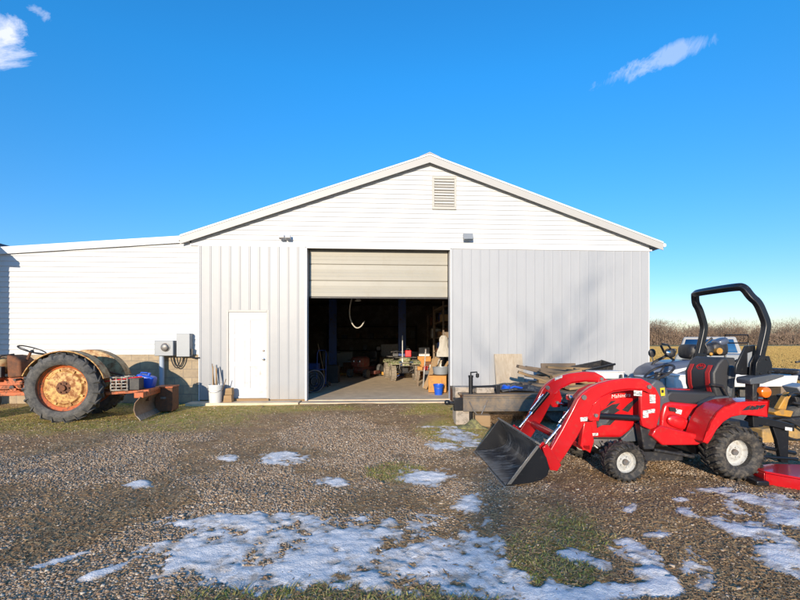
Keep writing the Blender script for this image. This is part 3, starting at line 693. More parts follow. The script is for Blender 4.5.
# floodlights
u, z = B(286, 238); t = onb('floodlight', 'white twin floodlight under the gable above the grey panel', 'floodlight', u, -.02, z)
mb = MB(); mb.box((0, -.03, .0), (.12, .06, .09)); mb.build('mount', M['trim'], t, bevel=.006)
for s in (-1, 1):
    mb = MB(); mb.box((s*.075, -.12, -.005), (.125, .09, .10), (-30, 0, 0)); h = mb.build('lamp_head', M['trim'], t, bevel=.012)
    mb = MB(); mb.box((s*.075, -.158, -.028), (.10, .006, .08), (-30, 0, 0)); mb.build('lens', M['steel'], h)
u, z = B(467, 239); t = onb('floodlight', 'small dark grey floodlight under the gable above the off-white panel', 'floodlight', u, -.02, z)
mb = MB(); mb.box((0, -.03, .04), (.09, .06, .09)); mb.build('mount', M['blackp'], t, bevel=.006)
mb = MB(); mb.box((0, -.11, .02), (.24, .08, .17), (-25, 0, 0)); h = mb.build('lamp_head', M['galv'], t, bevel=.01)
mb = MB(); mb.box((0, -.152, .0), (.19, .006, .12), (-25, 0, 0)); mb.build('lens', M['glass'], h)
# electricity
u, z = B(169, 348); t = onb('meter_box', 'square grey electricity meter box on a conduit post by the wing wall', 'meter box', u, -.16, 0)
mb = MB(); mb.box((0, 0, z), (.43, .2, .36)); mb.build('enclosure', M['galv'], t, bevel=.012)
mb = MB(); mb.lathe([(.095, -.10), (.095, -.125), (.082, -.13), (.08, -.165), (.06, -.18), (0, -.182)], (.04, 0, z+.02), 'y', 24); g_ = mb.build('meter_glass', M['steel'], t)
mb = MB(); mb.lathe([(.10, -.10), (.102, -.118), (.084, -.12)], (.04, 0, z+.02), 'y', 24); mb.build('ring', M['steel'], g_)
mb = MB(); mb.cyl((-.09, 0, -.1), (-.09, 0, z-.17), .055, n=14); mb.build('conduit_post', M['conduit'], t)
u2, z2 = B(187, 345); t2 = onb('breaker_box', 'tall grey breaker box right of the meter on the barn corner', 'breaker box', u2, -.11, 0)
mb = MB(); mb.box((0, 0, z2), (.30, .18, .55)); mb.build('enclosure', M['galv'], t2, bevel=.01)
mb = MB(); mb.span(-.15, .15, -.105, -.092, z2-.27, z2+.27); mb.build('cover', M['galv'], t2, bevel=.004)
mb = MB(); mb.box((.17, -.03, z2-.16), (.05, .03, .14)); mb.tube([(.12, -.02, z2-.28), (.2, -.02, z2-.31), (.34, -.02, z2-.30)], .016, 8); mb.build('switch_handle', M['black'], t2)
t3 = onb('cable', 'pair of black cables looping from the meter box to the breaker box', 'cable', (u+u2)/2, -.13, z)
mb = MB(); d_ = u2-u
for k, (dx, dz) in enumerate(((-.0, 0), (.06, .05))):
    mb.tube([(-d_/2+.1+dx+(d_-.12-2*dx)*i/14, .0-.01*k, -.18-(.29-dz)*math.sin(math.pi*i/14)**.6) for i in range(15)], .014, 8)
mb.build('loop', M['cble'], t3)

# bucket with tools by the walk-in door
u, _ = B(216, 400, -.35); t = onb('white_bucket', 'white plastic bucket holding wooden handles beside the walk-in door', 'bucket', u, -.38, .045)
mb = MB(); mb.lathe([(.001, 0), (.128, 0), (.135, .02), (.155, .38), (.165, .382), (.165, .42), (.15, .42), (.148, .38), (.125, .03), (.001, .03)], (0, 0, 0), 'z', 28)
for zz in (.30, .34): mb.lathe([(.152, zz), (.162, zz+.004), (.153, zz+.012)], (0, 0, 0), 'z', 28)
mb.build('pail', M['white'], t)
mb = MB(); mb.tube([(.168*math.cos(a), -.168*math.sin(a)*.9, .36-.12*math.sin(a)) for a in np.linspace(0, math.pi, 14)], .004, 6); mb.build('bail', M['steel'], t)
for i, (x0, y0, x1, y1, hh, r_, mm, lb, nm) in enumerate((( -.07, .03, -.09, .08, .98, .017, 'woodl', 'straight tan handle standing at the left in the white bucket', 'tool_handle'), (-.02, .06, -.12, .12, 1.05, .013, 'wood', 'thin grey stick tallest of those in the white bucket', 'stick'), (.02, -.03, .0, .06, .92, .02, 'woodl', 'thick tan handle in the middle of the white bucket', 'tool_handle'), (.06, .02, -.02, .1, 1.0, .014, 'ply', 'pale stick tilting left in the white bucket', 'stick'), (.09, 0, .22, .05, .62, .012, 'wood', 'short stick leaning out to the right of the white bucket', 'stick'))):
    if i == 3: x1 = -.04; x0 = .09
    q = onb(nm, lb, 'handle', u, -.38, .08); mb = MB(); mb.cyl((x0*.9, y0, 0), (x1, y1, hh*.82), r_, r_*.8, 10); mb.build('shaft', M[mm], q)
for k, (px, hh, zz, w_) in enumerate(((228.5, .17, .045, .20), (229.5, .16, .216, .17))):
    uu, _ = B(px, 395, -.3); q = onb('wood_block', ('split tan wood block on the ground between the bucket and the door', 'smaller wood block on top of the one beside the white bucket')[k], 'wood block', uu, -.30, zz)
    mb = MB(); mb.prism([(-w_/2, 0), (w_/2, .0), (w_/2-.01, hh), (-w_/2+.02, hh-.01)], -.08, .08); mb.build('block', M['woodl'], q, bevel=.008)
# ------------------------------------------------------------------ red compact tractor
TT = R(3.0); TX, TY = 3.525, 5.04; tc_, ts_ = math.cos(TT), math.sin(TT)
def L(x, y, b):
    t = (x-400)/F; a = (t*(TY+b*tc_)-TX+b*ts_)/(tc_-t*ts_); Yd = TY+a*ts_+b*tc_
    return a, CH-(y-HZ)/F*Yd
def LP(pts, b): return [L(x, y, b) for x, y in pts]
def L3(x, y, b):
    a, z = L(x, y, b); return Vector((a, b, z))
T = thing('compact_tractor', 'shiny red compact tractor with front loader and black roll bar', 'tractor', (TX, TY, -.012), TT)
def tyre_mesh(R_, rr, w, n, lug_h, lug_w, chev=28, wall=.0, cy=0, cz=None, ca=0, flip=1):
    mb = MB(); hw = w/2; cz = R_ if cz is None else cz; Rb = R_-lug_h
    prof = [(rr-.012, -hw*.72), (rr+.01, -hw*.86), ((rr+Rb)/2, -hw*1.0), (Rb-.03*R_/.3, -hw*.93), (Rb-.006, -hw*.72), (Rb, -hw*.35), (Rb, hw*.35), (Rb-.006, hw*.72), (Rb-.03*R_/.3, hw*.93), ((rr+Rb)/2, hw), (rr+.01, hw*.86), (rr-.012, hw*.72)]
    mb.lathe(prof, (ca, cy, cz), 'y', 48, closed=True)
    for i in range(n):
        for s in (-1, 1):
            ph = 2*math.pi*(i+(.5 if s > 0 else 0))/n
            rad = Vector((math.cos(ph), 0, math.sin(ph))); tan = Vector((-math.sin(ph), 0, math.cos(ph)))*flip; lat = Vector((0, s, 0))
            d = (lat*math.cos(R(chev))+tan*math.sin(R(chev))).normalized(); e = rad.cross(d)
            c = Vector((ca, cy, cz))
            p0 = c+rad*(Rb-.008)-d*.03*w; p1 = c+rad*(Rb-.012)+d*hw*1.02
            p1 = c+(p1-c); q0, q1 = p0+rad*(lug_h+.004), p1+rad*(lug_h-.006); p2 = p1-rad*.13*R_+Vector((0, s*.004, 0)); q2 = p2+Vector((0, s*.012, 0))+rad*.01
            h_ = e*lug_w/2
            vs = [p0-h_, p0+h_, p1-h_, p1+h_, q0-h_*.8, q0+h_*.8, q1-h_*.85, q1+h_*.85, p2-h_, p2+h_, q2+Vector((0, s*.012, 0))-h_*.85, q2+Vector((0, s*.012, 0))+h_*.85]
            mb.add(vs, [(0, 1, 3, 2), (4, 6, 7, 5), (0, 4, 5, 1), (0, 2, 6, 4), (1, 5, 7, 3), (2, 8, 10, 6), (3, 7, 11, 9), (6, 10, 11, 7), (8, 9, 11, 10), (2, 3, 9, 8)])
    return mb
def small_wheel(parent, a, b, R_, rr, w, side, name, n, m_t, m_r):   # side -1: dish faces the camera
    mb = MB(); mb.lathe([(0, side*.055), (.03, side*.055), (.034, side*.02), (.06, side*.015), (.06, -side*.03), (0, -side*.03)], (a, b, R_), 'y', 20); wh = mb.build(name, M['steel'], parent)
    tyre_mesh(R_, rr, w, n, .02, .03, 30, cy=b, ca=a, flip=-1).build('tyre', m_t, wh, ang=45)
    hw = w/2*.74; mb = MB()
    mb.lathe([(rr+.012, side*hw*1.05), (rr+.012, side*hw*.95), (rr-.008, side*hw*.85), (rr-.014, side*.02), (rr*.82, -side*.0), (rr*.55, side*.012), (rr*.42, side*.028), (.028, side*.03), (.028, side*.012), (rr*.4, side*.008), (rr*.9, -side*.03), (rr+.0, -side*hw*.9), (rr+.014, -side*hw)], (a, b, R_), 'y', 40, cap=False)
    for k in range(5):
        p = Vector((a+.052*math.cos(k*1.257), b, R_+.052*math.sin(k*1.257))); mb.cyl(p+Vector((0, side*.028, 0)), p+Vector((0, side*.042, 0)), .009, n=6)
    mb.build('rim', m_r, wh, ang=30)
    return wh
aF = L(629, 463, -.57)[0]
small_wheel(T, aF, -.47, .213, .125, .20, -1, 'front_wheel', 20, M['rubber'], M['rim'])
small_wheel(T, aF, .47, .213, .125, .20, 1, 'front_wheel', 20, M['rubber'], M['rim'])
aR = L(742, 454, -.57)[0]
small_wheel(T, aR, -.44, .293, .155, .27, -1, 'rear_wheel', 22, M['rubber'], M['rim'])
small_wheel(T, aR, .44, .293, .155, .27, 1, 'rear_wheel', 22, M['rubber'], M['rim'])
# chassis, axles
mb = MB(); az = [L(595, 437, -.2)[0], L(760, 437, -.2)[0]]
mb.span(az[0]-.1, az[1]-.15, -.16, .16, .30, .46); mb.span(az[0]+.1, az[0]+.5, -.19, .19, .22, .34); mb.span(-.22, .2, -.2, .2, .2, .5)
mb.cyl((aF, -.4, .215), (aF, .4, .215), .035); mb.box((aF, 0, .25), (.2, .5, .1)); mb.cyl((aR, -.4, .293), (aR, .4, .293), .07)
mb.box((aF+.0, -.36, .24), (.1, .08, .16)); mb.box((aF, .36, .24), (.1, .08, .16)); mb.tube([(aF+.12, -.4, .25), (aF+.12, .4, .25)], .014, 8)
mb.span(aF+.25, aF+.75, -.33, -.1, .17, .27); mb.cyl((aF+.4, -.36, .30), (aF+.85, -.36, .22), .02)
mb.build('chassis', M['blackp'], T, bevel=.012)
# hood
hp = [(590, 437), (588, 418), (591, 403), (600, 393), (612, 387.5), (630, 385), (646, 386), (655, 391), (657, 408), (655, 424), (646, 418), (638, 421), (631, 430), (622, 437)]
mb = MB(); mb.prism(LP(hp, -.27), -.265, .265); hood = mb.build('hood', M['red'], T, bevel=.035, seg=4)
def decal(pts, b, m_, parent, name, th=.004, bv=0):
    mb = MB(); mb.prism(LP(pts, b), b-th/2, b+th/2); return mb.build(name, m_, parent, bevel=bv)
va = [[(602, 424), (597, 427), (596, 418), (601, 410), (612, 403.5), (620, 402), (616, 407), (620, 409), (612, 414), (618, 416), (610, 424)], [(622, 409), (628, 403), (636, 397), (641, 396), (634, 403), (628, 411)], [(606, 406), (611, 400), (616, 399.5), (610, 403.5)]]
for p_ in va: decal(p_, -.2665, M['blackp'], hood, 'side_vent', .006)
mb = MB(); mb.prism(LP([(598, 425.5), (599, 419), (603, 412), (609, 408.5), (607, 414), (611, 417), (606, 423)], -.271), -.2725, -.2700); mb.build('engine_screen', M['grey_pl'], hood)
tx, tz = L(611.5, 397.3, -.27); tx1, tz1 = L(634, 395, -.27)
text('Mahindra', .058, M['sticker'], hood, (tx, -.2672, tz), (R(90), math.atan2(tz-tz1, tx1-tx), 0), shear=.15)
decal([(589.7, 435), (589.7, 432.3), (598, 431.8), (598, 434.6)], -.2675, M['label'], hood, 'sticker')
mb = MB(); a0, _ = L(588, 410, -.27)
mb.box((a0-.004, 0, .70), (.03, .40, .22)); mb.build('grille', M['blackp'], hood, bevel=.01)
for s in (-1, 1):
    mb = MB(); mb.sup((a0-.012, s*.16, .80), (.02, .07, .035), .6); mb.build('headlight', M['chrome'], hood)
mb = MB(); mb.prism(LP([(622, 437), (630, 429), (638, 421), (646, 418), (654, 424), (652, 440), (622, 441)], -.24), -.245, .245); mb.build('lower_cowl', M['grey_pl'], T, bevel=.012)
mb = MB(); mb.prism(LP([(590, 438), (618, 438), (622, 447), (590, 446)], -.22), -.22, .22); mb.build('engine_block', M['steel'], T, bevel=.01)
for k in range(12):
    mb = MB(); p = L3(rnd.uniform(590, 622), rnd.uniform(438, 450), -.23); mb.cyl(p, p+Vector((rnd.uniform(-.06, .06), -.03, rnd.uniform(-.05, .05))), rnd.uniform(.008, .02), n=8); mb.build('engine_fitting', M[rnd.choice(['blackp', 'steel', 'bare'])], T)
# dash and steering
mb = MB(); mb.prism(LP([(655, 425), (656, 392), (650, 384), (656, 378), (663, 381), (668, 388), (672, 404), (668, 420), (668, 428)], -.2), -.20, .20); mb.build('dash', M['grey_pl'], T, bevel=.025, seg=3)
decal([(660, 387), (664.5, 386.5), (665, 394.5), (661, 395)], -.2035, M['yellow'], T, 'warning_label'); decal([(661.2, 389), (663.6, 388.7), (663.9, 391.6), (661.5, 391.9)], -.2065, M['blackp'], T, 'warning_symbol')
sw = Vector((0, 0, 0)); c_ = L3(659, 371.5, 0); mb = MB(); tilt = R(32); rw = .165
mb.tube([c_+Vector((rw*math.cos(a)*math.cos(tilt), rw*math.sin(a), -rw*math.cos(a)*math.sin(tilt)*-1)) for a in np.linspace(0, 2*math.pi, 33)[:-1]], .014, 8, closed=True)
for a in (0.5, 2.6, 4.7): mb.cyl(c_+Vector((0, 0, -.015)), c_+Vector((rw*math.cos(a)*math.cos(tilt), rw*math.sin(a), rw*math.cos(a)*math.sin(tilt))), .01, n=8)
mb.sup(c_+Vector((0, 0, -.01)), (.04, .04, .02), .6); mb.build('steering_wheel', M['blackp'], T)
mb = MB(); mb.cyl(c_, L3(655, 384, 0), .03, .04); mb.build('steering_column', M['blackp'], T)
# floor, seat base
fb = -.40
mb = MB(); mb.prism(LP([(651, 434.5), (654, 428), (660, 424.5), (700, 434), (706, 437), (704, 441), (697, 443.8), (662, 444)], fb-.05), fb-.06, .44); fl = mb.build('floor_board', M['red'], T, bevel=.012)
mb = MB(); a0, z0 = L(661, 429.5, fb); a1, z1 = L(697, 438.5, fb)
for side in (-1, 1):
    for k in range(2):
        pass
mb.add([(L(654, 430, fb-.045)[0], fb-.045, L(654, 430, fb-.045)[1]+.012), (L(699, 437, fb-.045)[0], fb-.045, L(699, 437, fb-.045)[1]+.014), (a1, .4, z1+.055), (a0, .4, z0+.075), (L(656, 430, fb)[0], fb-.045, z0-.03), (a1, fb-.045, z1-.03), (a1, .4, z1-.03), (a0, .4, z0-.03)], [(0, 1, 2, 3), (0, 4, 5, 1), (1, 5, 6, 2), (2, 6, 7, 3), (3, 7, 4, 0)])
mb.build('floor_mat', M['rubber'], T, bevel=.004)
mb = MB(); mb.prism(LP([(661, 430), (662, 414), (665, 403), (672, 401), (705, 404), (712, 430), (703, 438), (690, 434)], -.24), -.235, .235); sb = mb.build('seat_base', M['red'], T, bevel=.03, seg=3)
mb = MB(); mb.sup(L3(678, 421, -.25), (.13, .03, .07), .8, (0, 18, 0)); mb.build('tunnel_bulge', M['red'], sb)
for p_, mm in (([(669, 406), (675, 406.5), (677, 411), (670, 410)], 'blackp'), ([(676, 407.5), (682, 409), (681, 413.5), (675.5, 412)], 'sticker'), ([(689, 415), (693, 416), (693, 421), (689, 420)], 'sticker'), ([(689, 422), (692.5, 423), (691.5, 428), (688.5, 427)], 'sticker'), ([(700.5, 413.5), (705.5, 414), (705, 420), (700, 419.5)], 'sticker')):
    decal(p_, -.252 if p_[0][0] < 700 else -.302, M[mm if mm != 'sticker' else 'label'], sb, 'sticker', .006)
mb = MB(); mb.prism(LP([(697, 430), (699, 412), (703, 402), (716, 396), (730, 395), (726, 404), (715, 414), (708, 432)], -.29), -.295, -.20); mb.build('side_console', M['grey_pl'], T, bevel=.012)
mb = MB(); mb.prism(LP([(700, 430), (703, 410), (716, 398), (760, 396), (760, 425), (715, 430)], .25), .20, .30); mb.build('side_console', M['grey_pl'], T, bevel=.012)
p = L3(704.5, 405, -.30); mb = MB(); mb.sup(p, (.022, .018, .032), .6, (0, -35, 0)); mb.cyl(p, p+Vector((.02, .0, -.06)), .008, n=8); mb.build('lever_knob', M['yellow'], T)
p = L3(740, 395, -.2)
# fenders
top = [(703, 441), (706.5, 431), (710, 421), (716, 411.5), (724, 405), (734, 401.5), (748, 400), (768.5, 400)]
bot = [(768.5, 416.5), (752, 414.5), (742, 414), (732, 416), (724, 421), (717, 429), (712, 438), (708, 443.5)]
for b0, b1, bb in ((-.585, -.30, -.585), (.585, .30, -.585)):
    mb = MB(); mb.prism(LP(top+bot, bb), b0, b0+(.03 if b0 < 0 else -.03))
    tp = LP(top, bb)
    mb.band(tp, -.03, min(b0, b1), max(b0, b1)); fd = mb.build('fender', M['red'], T, bevel=.014, seg=3)
    if b0 < 0:
        for q_ in ([(749, 408.5), (752, 404.5), (756, 405.5), (753, 409)], [(754, 408.5), (757, 404), (761, 404.5), (757.5, 408.5)], [(742, 409.5), (747, 405.5), (751, 404), (748.5, 408.8)], [(759.5, 408), (761.5, 404), (766, 403.5), (762.5, 407)]):
            decal(q_, -.5865, M['blackp'], fd, 'stripe')
mb = MB(); mb.span(-.30, .22, -.31, .31, .48, .60); mb.build('rear_housing', M['blackp'], T, bevel=.02)
# seat
def seat_poly(pts, b, lo, hi, m_, nm, par, bv=.03): 
    mb = MB(); mb.prism(LP(pts, b), lo, hi); return mb.build(nm, m_, par, bevel=bv, seg=4)
st_ = seat_poly([(667, 400), (665.5, 394), (671, 389.5), (703, 391), (724, 391), (726, 397), (702, 402.5), (690, 404.5), (676, 403)], -.20, -.20, .22, M['seatv'], 'seat', T, .03)
bk = seat_poly([(717, 397), (713.5, 386), (713, 372), (718, 362), (723, 356.5), (728, 356.5), (731, 362), (730, 375), (729, 388), (731, 397)], -.22, -.215, .235, M['seatv'], 'backrest', T, .04)
fr = [(704.2, 386), (703.2, 372), (707.5, 362)]
for lo, hi in ((-.17, -.105), (.115, .175)):
    mb = MB(); mb.band(LP([(715.5, 392), (713.5, 385), (713, 372), (716.4, 364.5)], -.22), .006, lo, hi); mb.build('red_stripe', M['seatr'], bk, bevel=.003)
for lo, hi in ((-.19, -.15), (.13, .17)): pass
mb = MB(); mb.span(L(672, 395, -.2)[0], L(700, 395, -.2)[0], -.05, .10, L(690, 390.6, -.2)[1], L(690, 390.2, -.2)[1]+.006); mb.build('cushion_panel', M['seatr'], st_, bevel=.004)
c0 = LP([(716.0, 366.5)], -.22)[0]; mb = MB()
nrm = Vector((-1, 0, .42)).normalized(); up_ = Vector((.42, 0, 1)).normalized(); c0 = Vector((c0[0]-.004, .0, c0[1]-.0))
mb.tube([c0+Vector((0, .062*math.cos(a), 0))+up_*.034*math.sin(a) for a in np.linspace(0, 6.283, 25)[:-1]], .006, 6, closed=True)
mb.tube([c0+Vector((0, -.04, 0))-up_*.0, c0+Vector((0, -.012, 0))+up_*.02, c0, c0+Vector((0, .016, 0))+up_*.02, c0+Vector((0, .042, 0))], .006, 6); mb.build('emblem', M['seatr'], bk)
mb = MB(); mb.prism(LP([(728, 397), (730, 380), (731, 366), (736, 364), (739, 371), (736, 386), (734, 397)], -.22), -.20, .21); mb.build('seat_shell', M['grey_pl'], T, bevel=.02)
for s in (-.26, .27):
    mb = MB(); mb.tube([L3(728, 396, s), L3(722, 385, s), L3(710, 383.5, s)], .016, 8); mb.build('armrest', M['blackp'], T)
# roll bar: square tube
za = L(752, 398, -.44); zc = L(758, 362, -.44); zd = L(766.5, 320, -.44)
a3, z3 = L(754, 296, -.40); a4, z4 = L(736, 286, -.30)
def rb(s):
    return [Vector((za[0]+.02, s*.44, .55)), Vector((za[0], s*.44, za[1])), Vector((zc[0], s*.44, zc[1])), Vector((zd[0]-.008, s*.44, zd[1]-.10)), Vector((zd[0]-.004, s*.44, zd[1]-.02)), Vector((zd[0]-.03, s*.435, zd[1]+.06)),
            Vector((a3+.02, s*.425, z3-.06)), Vector((a3-.04, s*.405, z3)), Vector((a4+.035, s*.36, z4-.005)), Vector((a4-.005, s*.30, z4))]
path = chaikin(rb(-1)+[Vector((a4-.012, 0, z4+.002))]+rb(1)[::-1], 2)
mb = MB(); mb.tube(path, .047, 4, rot0=R(45)); mb.build('roll_bar', M['black'], T, bevel=.008)
for s in (-1, 1):
    mb = MB(); bb = s*.44
    mb.prism(LP([(752, 374), (753, 362), (757, 354), (766, 355), (769, 364), (768, 372), (762, 378)], -.44), bb-.042, bb-.034); mb.prism(LP([(752, 374), (753, 362), (757, 354), (766, 355), (769, 364), (768, 372), (762, 378)], -.44), bb+.034, bb+.042)
    for px, py in ((757, 372), (763, 358), (765, 371)): mb.cyl(L3(px, py, -.44)*1+Vector((0, bb+.44-.055, 0)), L3(px, py, -.44)+Vector((0, bb+.44+.055, 0)), .011, n=8)
    mb.build('hinge_plate', M['black'], T, bevel=.003)
mb = MB(); mb.prism(LP([(735, 372), (736, 364), (745, 345), (755, 344), (757, 362), (752, 374), (742, 374)], -.36), -.365, -.34); mb.build('side_guard', M['black'], T, bevel=.006)
mb = MB(); mb.prism(LP([(747.5, 352), (752, 350.5), (751, 366), (747.5, 366)], -.37), -.372, -.366); mb.build('reflector', M['galv'], T)
mb = MB(); mb.prism(LP([(745, 379), (746, 376.5), (768, 372.8), (779, 373), (779, 375), (758, 382), (746, 383)], -.5), -.56, -.38); mb.build('fender_shelf', M['grey_pl'], T, bevel=.008)
mb = MB(); mb.box(L3(751, 391, -.47), (.05, .10, .22)); mb.build('shelf_bracket', M['blackp'], T, bevel=.008)
c0 = L3(764, 391, -.50); mb = MB(); mb.lathe([(0, -.045), (.035, -.042), (.055, -.03), (.06, -.01), (.06, .03), (.04, .045), (0, .046)], c0, 'y', 24); fl_ = mb.build('flasher_lamp', M['amber'], T)
mb = MB(); mb.cyl(c0+Vector((-.06, .02, -.02)), c0+Vector((.0, .02, -.02)), .02); mb.box(c0+Vector((0, .05, 0)), (.1, .02, .1)); mb.build('lamp_bracket', M['blackp'], fl_)
# three point hitch and backhoe-style sub-frame
mb = MB(); mb.prism(LP([(744, 419), (748, 413.5), (771, 418), (792, 423), (792, 430), (770, 425), (752, 423)], -.27), -.30, -.26)
mb.prism(LP([(774, 425), (791, 428), (790, 462), (783, 462), (779, 440)], -.27), -.25, -.20); mb.build('hitch_arm', M['black'], T, bevel=.006)
mb = MB(); mb.cyl(L3(752, 455, -.26), L3(797, 458, -.26), .018); mb.build('lower_link', M['black'], T); mb = MB(); mb.cyl(L3(750, 444, -.2), L3(795, 452, -.2), .022); mb.build('lower_link', M['black'], T)
mb = MB(); mb.tube([L3(750, 413, .25), L3(775, 421, .25), L3(780, 455, .25)], .025, 6); mb.build('hitch_arm', M['black'], T)
mb = MB(); mb.prism(LP([(785, 425.8), (792, 426.8), (792, 430), (785, 429)], -.303), -.306, -.303); mb.build('hitch_sticker', M['sticker'], T)
# loader
def boom(bo, name):
    mb = MB(); mb.prism(LP([(546, 458), (550, 448), (561, 429), (571, 410), (577, 398), (582, 392), (590, 386), (599, 382), (610, 379), (627, 376.8), (641, 377.3), (650, 382), (655, 387), (651, 393), (643, 388.5), (628, 388), (613, 390), (601, 396), (594, 403), (588, 415), (577, 436), (566, 453), (557, 466), (549, 468)], -.5), bo-.035, bo+.035)
    o = mb.build(name, M['red'], T, bevel=.012, seg=3)
    mb = MB()
    lip = LP([(592, 404.2), (599, 397.2), (612, 391), (628, 388.8), (643, 389.3), (648, 391.5)], -.5); mb.band(lip, .008, bo-.05, bo+.035); mb.build('boom_lip', M['red'], o, bevel=.002)
    return o
for s in (-1, 1):
    bo = s*.475; nb = boom(bo, 'loader_boom')
    sf = bo-.037 if s < 0 else bo-.037
    mb = MB(); mb.prism(LP([(633, 389), (641, 389.5), (641, 394.8), (633, 394.3)] if s < 0 else [(592, 384), (601, 380.8), (601, 384), (592, 387.5)], -.5), sf-.004, sf-.001); mb.build('sticker', M['label'], nb)
    mb = MB(); mb.prism(LP([(579.5, 416), (587, 415.5), (586.5, 419.5), (580, 420)] if s < 0 else [(566, 422), (571, 413), (575, 415), (570, 424)], -.5), sf-.004, sf-.001); mb.build('sticker', M['label'], nb)
    for px, py, r_ in ((553, 462, .03), (583, 396, .035), (648, 385.5, .03), (595, 414, .025)):
        mb = MB(); c0 = L3(px, py, -.5); c0.y = bo; mb.cyl(c0+Vector((0, -.055, 0)), c0+Vector((0, .055, 0)), r_*.75, n=12); mb.build('pivot_pin', M['steel'], nb)
    # gusset where boom meets the crank plate
    mb = MB(); mb.prism(LP([(590, 402), (598, 398), (601, 408), (599, 420), (590, 420), (586, 415)], -.5), bo-.03, bo+.03); mb.build('gusset', M['red'], nb, bevel=.008)
    # tower
    mb = MB(); mb.prism(LP([(640, 392), (643, 384), (655, 386), (660, 396), (660, 412), (656, 426), (650, 428.5), (642, 425), (640.5, 418)], -.46), bo-.045+.05*(s < 0), bo+.0+.05*(s < 0)); tw = mb.build('loader_tower', M['red'], T, bevel=.008)
    if s < 0:
        for p_ in ([(649.5, 393.5), (655.5, 393.5), (655.5, 402), (650, 402)], [(643, 409.5), (655, 407.5), (655, 411.5), (648.5, 412.5), (648.5, 416.5), (643, 416.8)]): mb = MB(); mb.prism(LP(p_, -.475), bo+.0, bo+.0045); mb.build('sticker', M['label'], tw)
    mb = MB(); mb.prism(LP([(641, 424), (658, 424), (659, 440), (655, 449), (645, 449), (643, 436)], -.42), s*.30-.1 if s < 0 else .30, s*.30 if s < 0 else .4); mb.build('tower_mount', M['blackp'], T, bevel=.01)
    # lift cylinder
    c0 = L3(591, 414, -.42); c1 = L3(640, 417, -.42); c0.y = c1.y = s*.42
    mb = MB(); mb.cyl(c0+(c1-c0)*.12, c1, .030, n=16); mb.cyl(c0+(c1-c0)*.12, c0+(c1-c0)*.16, .036, n=16); lc = mb.build('lift_cylinder', M['black'], T)
    mb = MB(); mb.cyl(c0, c0+(c1-c0)*.14, .016); mb.build('piston_rod', M['chrome'], lc)
    # tilt cylinder
    c0 = L3(546, 442, -.42); c1 = L3(580, 401, -.42); c0.y = c1.y = s*.42
    mb = MB(); mb.cyl(c0+(c1-c0)*.42, c1, .027, n=16); tcy = mb.build('tilt_cylinder', M['black'], T); mb = MB(); mb.cyl(c0, c0+(c1-c0)*.45, .014); mb.cyl(c0+(c1-c0)*.38, c0+(c1-c0)*.43, .03, n=16)
    mb.build('piston_rod', M['chrome'], tcy); mb = MB(); mb.tube([c0+(c1-c0)*.46+Vector((-.03, 0, .02)), c0+(c1-c0)*.9+Vector((-.03, 0, .025))], .008, 8); mb.build('hydraulic_line', M['chrome'], tcy)
    # bucket bracket
    mb = MB(); mb.prism(LP([(541, 446), (546, 442), (553, 452), (560, 463), (556, 469), (549, 468)], -.5), bo-.06, bo-.042); mb.prism(LP([(541, 446), (546, 442), (553, 452), (560, 463), (556, 469), (549, 468)], -.5), bo+.042, bo+.06)
    mb.build('bucket_bracket', M['red'], T, bevel=.005)
mb = MB(); c0 = L3(566, 440, -.5); mb.cyl((c0.x, -.46, c0.z), (c0.x, .46, c0.z), .04, n=16); mb.build('cross_tube', M['red'], T)
mb = MB()
for k in range(3):
    y_ = .1+.05*k; mb.tube([(c0.x+.0, -.40+.02*k, c0.z+.06), (c0.x+.15, -.3+.03*k, c0.z+.16), (c0.x+.35, -.24, c0.z+.1+.03*k), (c0.x+.6, -.22, .42)], .01, 8)
mb.tube([c0+Vector((.02, .1, .05)), c0+Vector((-.06, .09, .12)), c0+Vector((-.02, .08, .22)), c0+Vector((.08, .05, .2))], .009, 8)
mb.build('hydraulic_hose', M['cble'], T)
mb = MB(); mb.prism(LP([(580, 445), (584, 418), (590, 418), (594, 440), (590, 452)], -.26), -.27, -.20); mb.prism(LP([(580, 445), (584, 418), (590, 418), (594, 440), (590, 452)], -.26), .20, .27); mb.span(L(582, 430, -.26)[0], L(590, 430, -.26)[0], -.27, .27, .28, .34); mb.build('front_guard', M['red'], T, bevel=.008)
# bucket
bp = [(505, 484.0), (530, 481.5), (541, 478.5), (547, 474), (549, 467), (546, 456), (537, 442.5)]; bw = .66
bl = LP(bp, -bw)
sm = []
for i in range(len(bl)-1):
    for t in (0, .5): sm.append((bl[i][0]*(1-t)+bl[i+1][0]*t, bl[i][1]*(1-t)+bl[i+1][1]*t))
sm.append(bl[-1])
mb = MB(); mb.band(sm, .012, -bw, bw); bk_ = mb.build('bucket', M['worn'], T, bevel=.002)
for s in (-1, 1):
    mb = MB(); ins = bl; mb.prism(ins, s*(bw+.001), s*(bw+.014)); mb.build('bucket_side', M['black'], bk_, bevel=.003)
    mb = MB(); a0, z0 = bl[0]; a1, z1 = bl[-1]; mb.prism([(a0+.012, z0+.012), (a1-.01, z1-.012), (a1+.022, z1-.018), (a0+.055, z0+.014)], s*(bw+.0145), s*(bw+.024)); mb.build('side_edge', M['bare'], bk_, bevel=.003)
mb = MB(); a0, z0 = bl[0]; mb.prism([(a0-.02, z0-.004), (a0+.10, z0-.006), (a0+.10, z0-.022), (a0-.02, z0-.014)], -bw-.014, bw+.014); mb.build('cutting_edge', M['bare'], bk_, bevel=.002)
a1, z1 = bl[-1]; mb = MB(); mb.box((a1+.005, 0, z1+.008), (.06, 2*bw+.02, .022), (0, 32, 0)); mb.build('top_lip', M['bare'], bk_, bevel=.004)
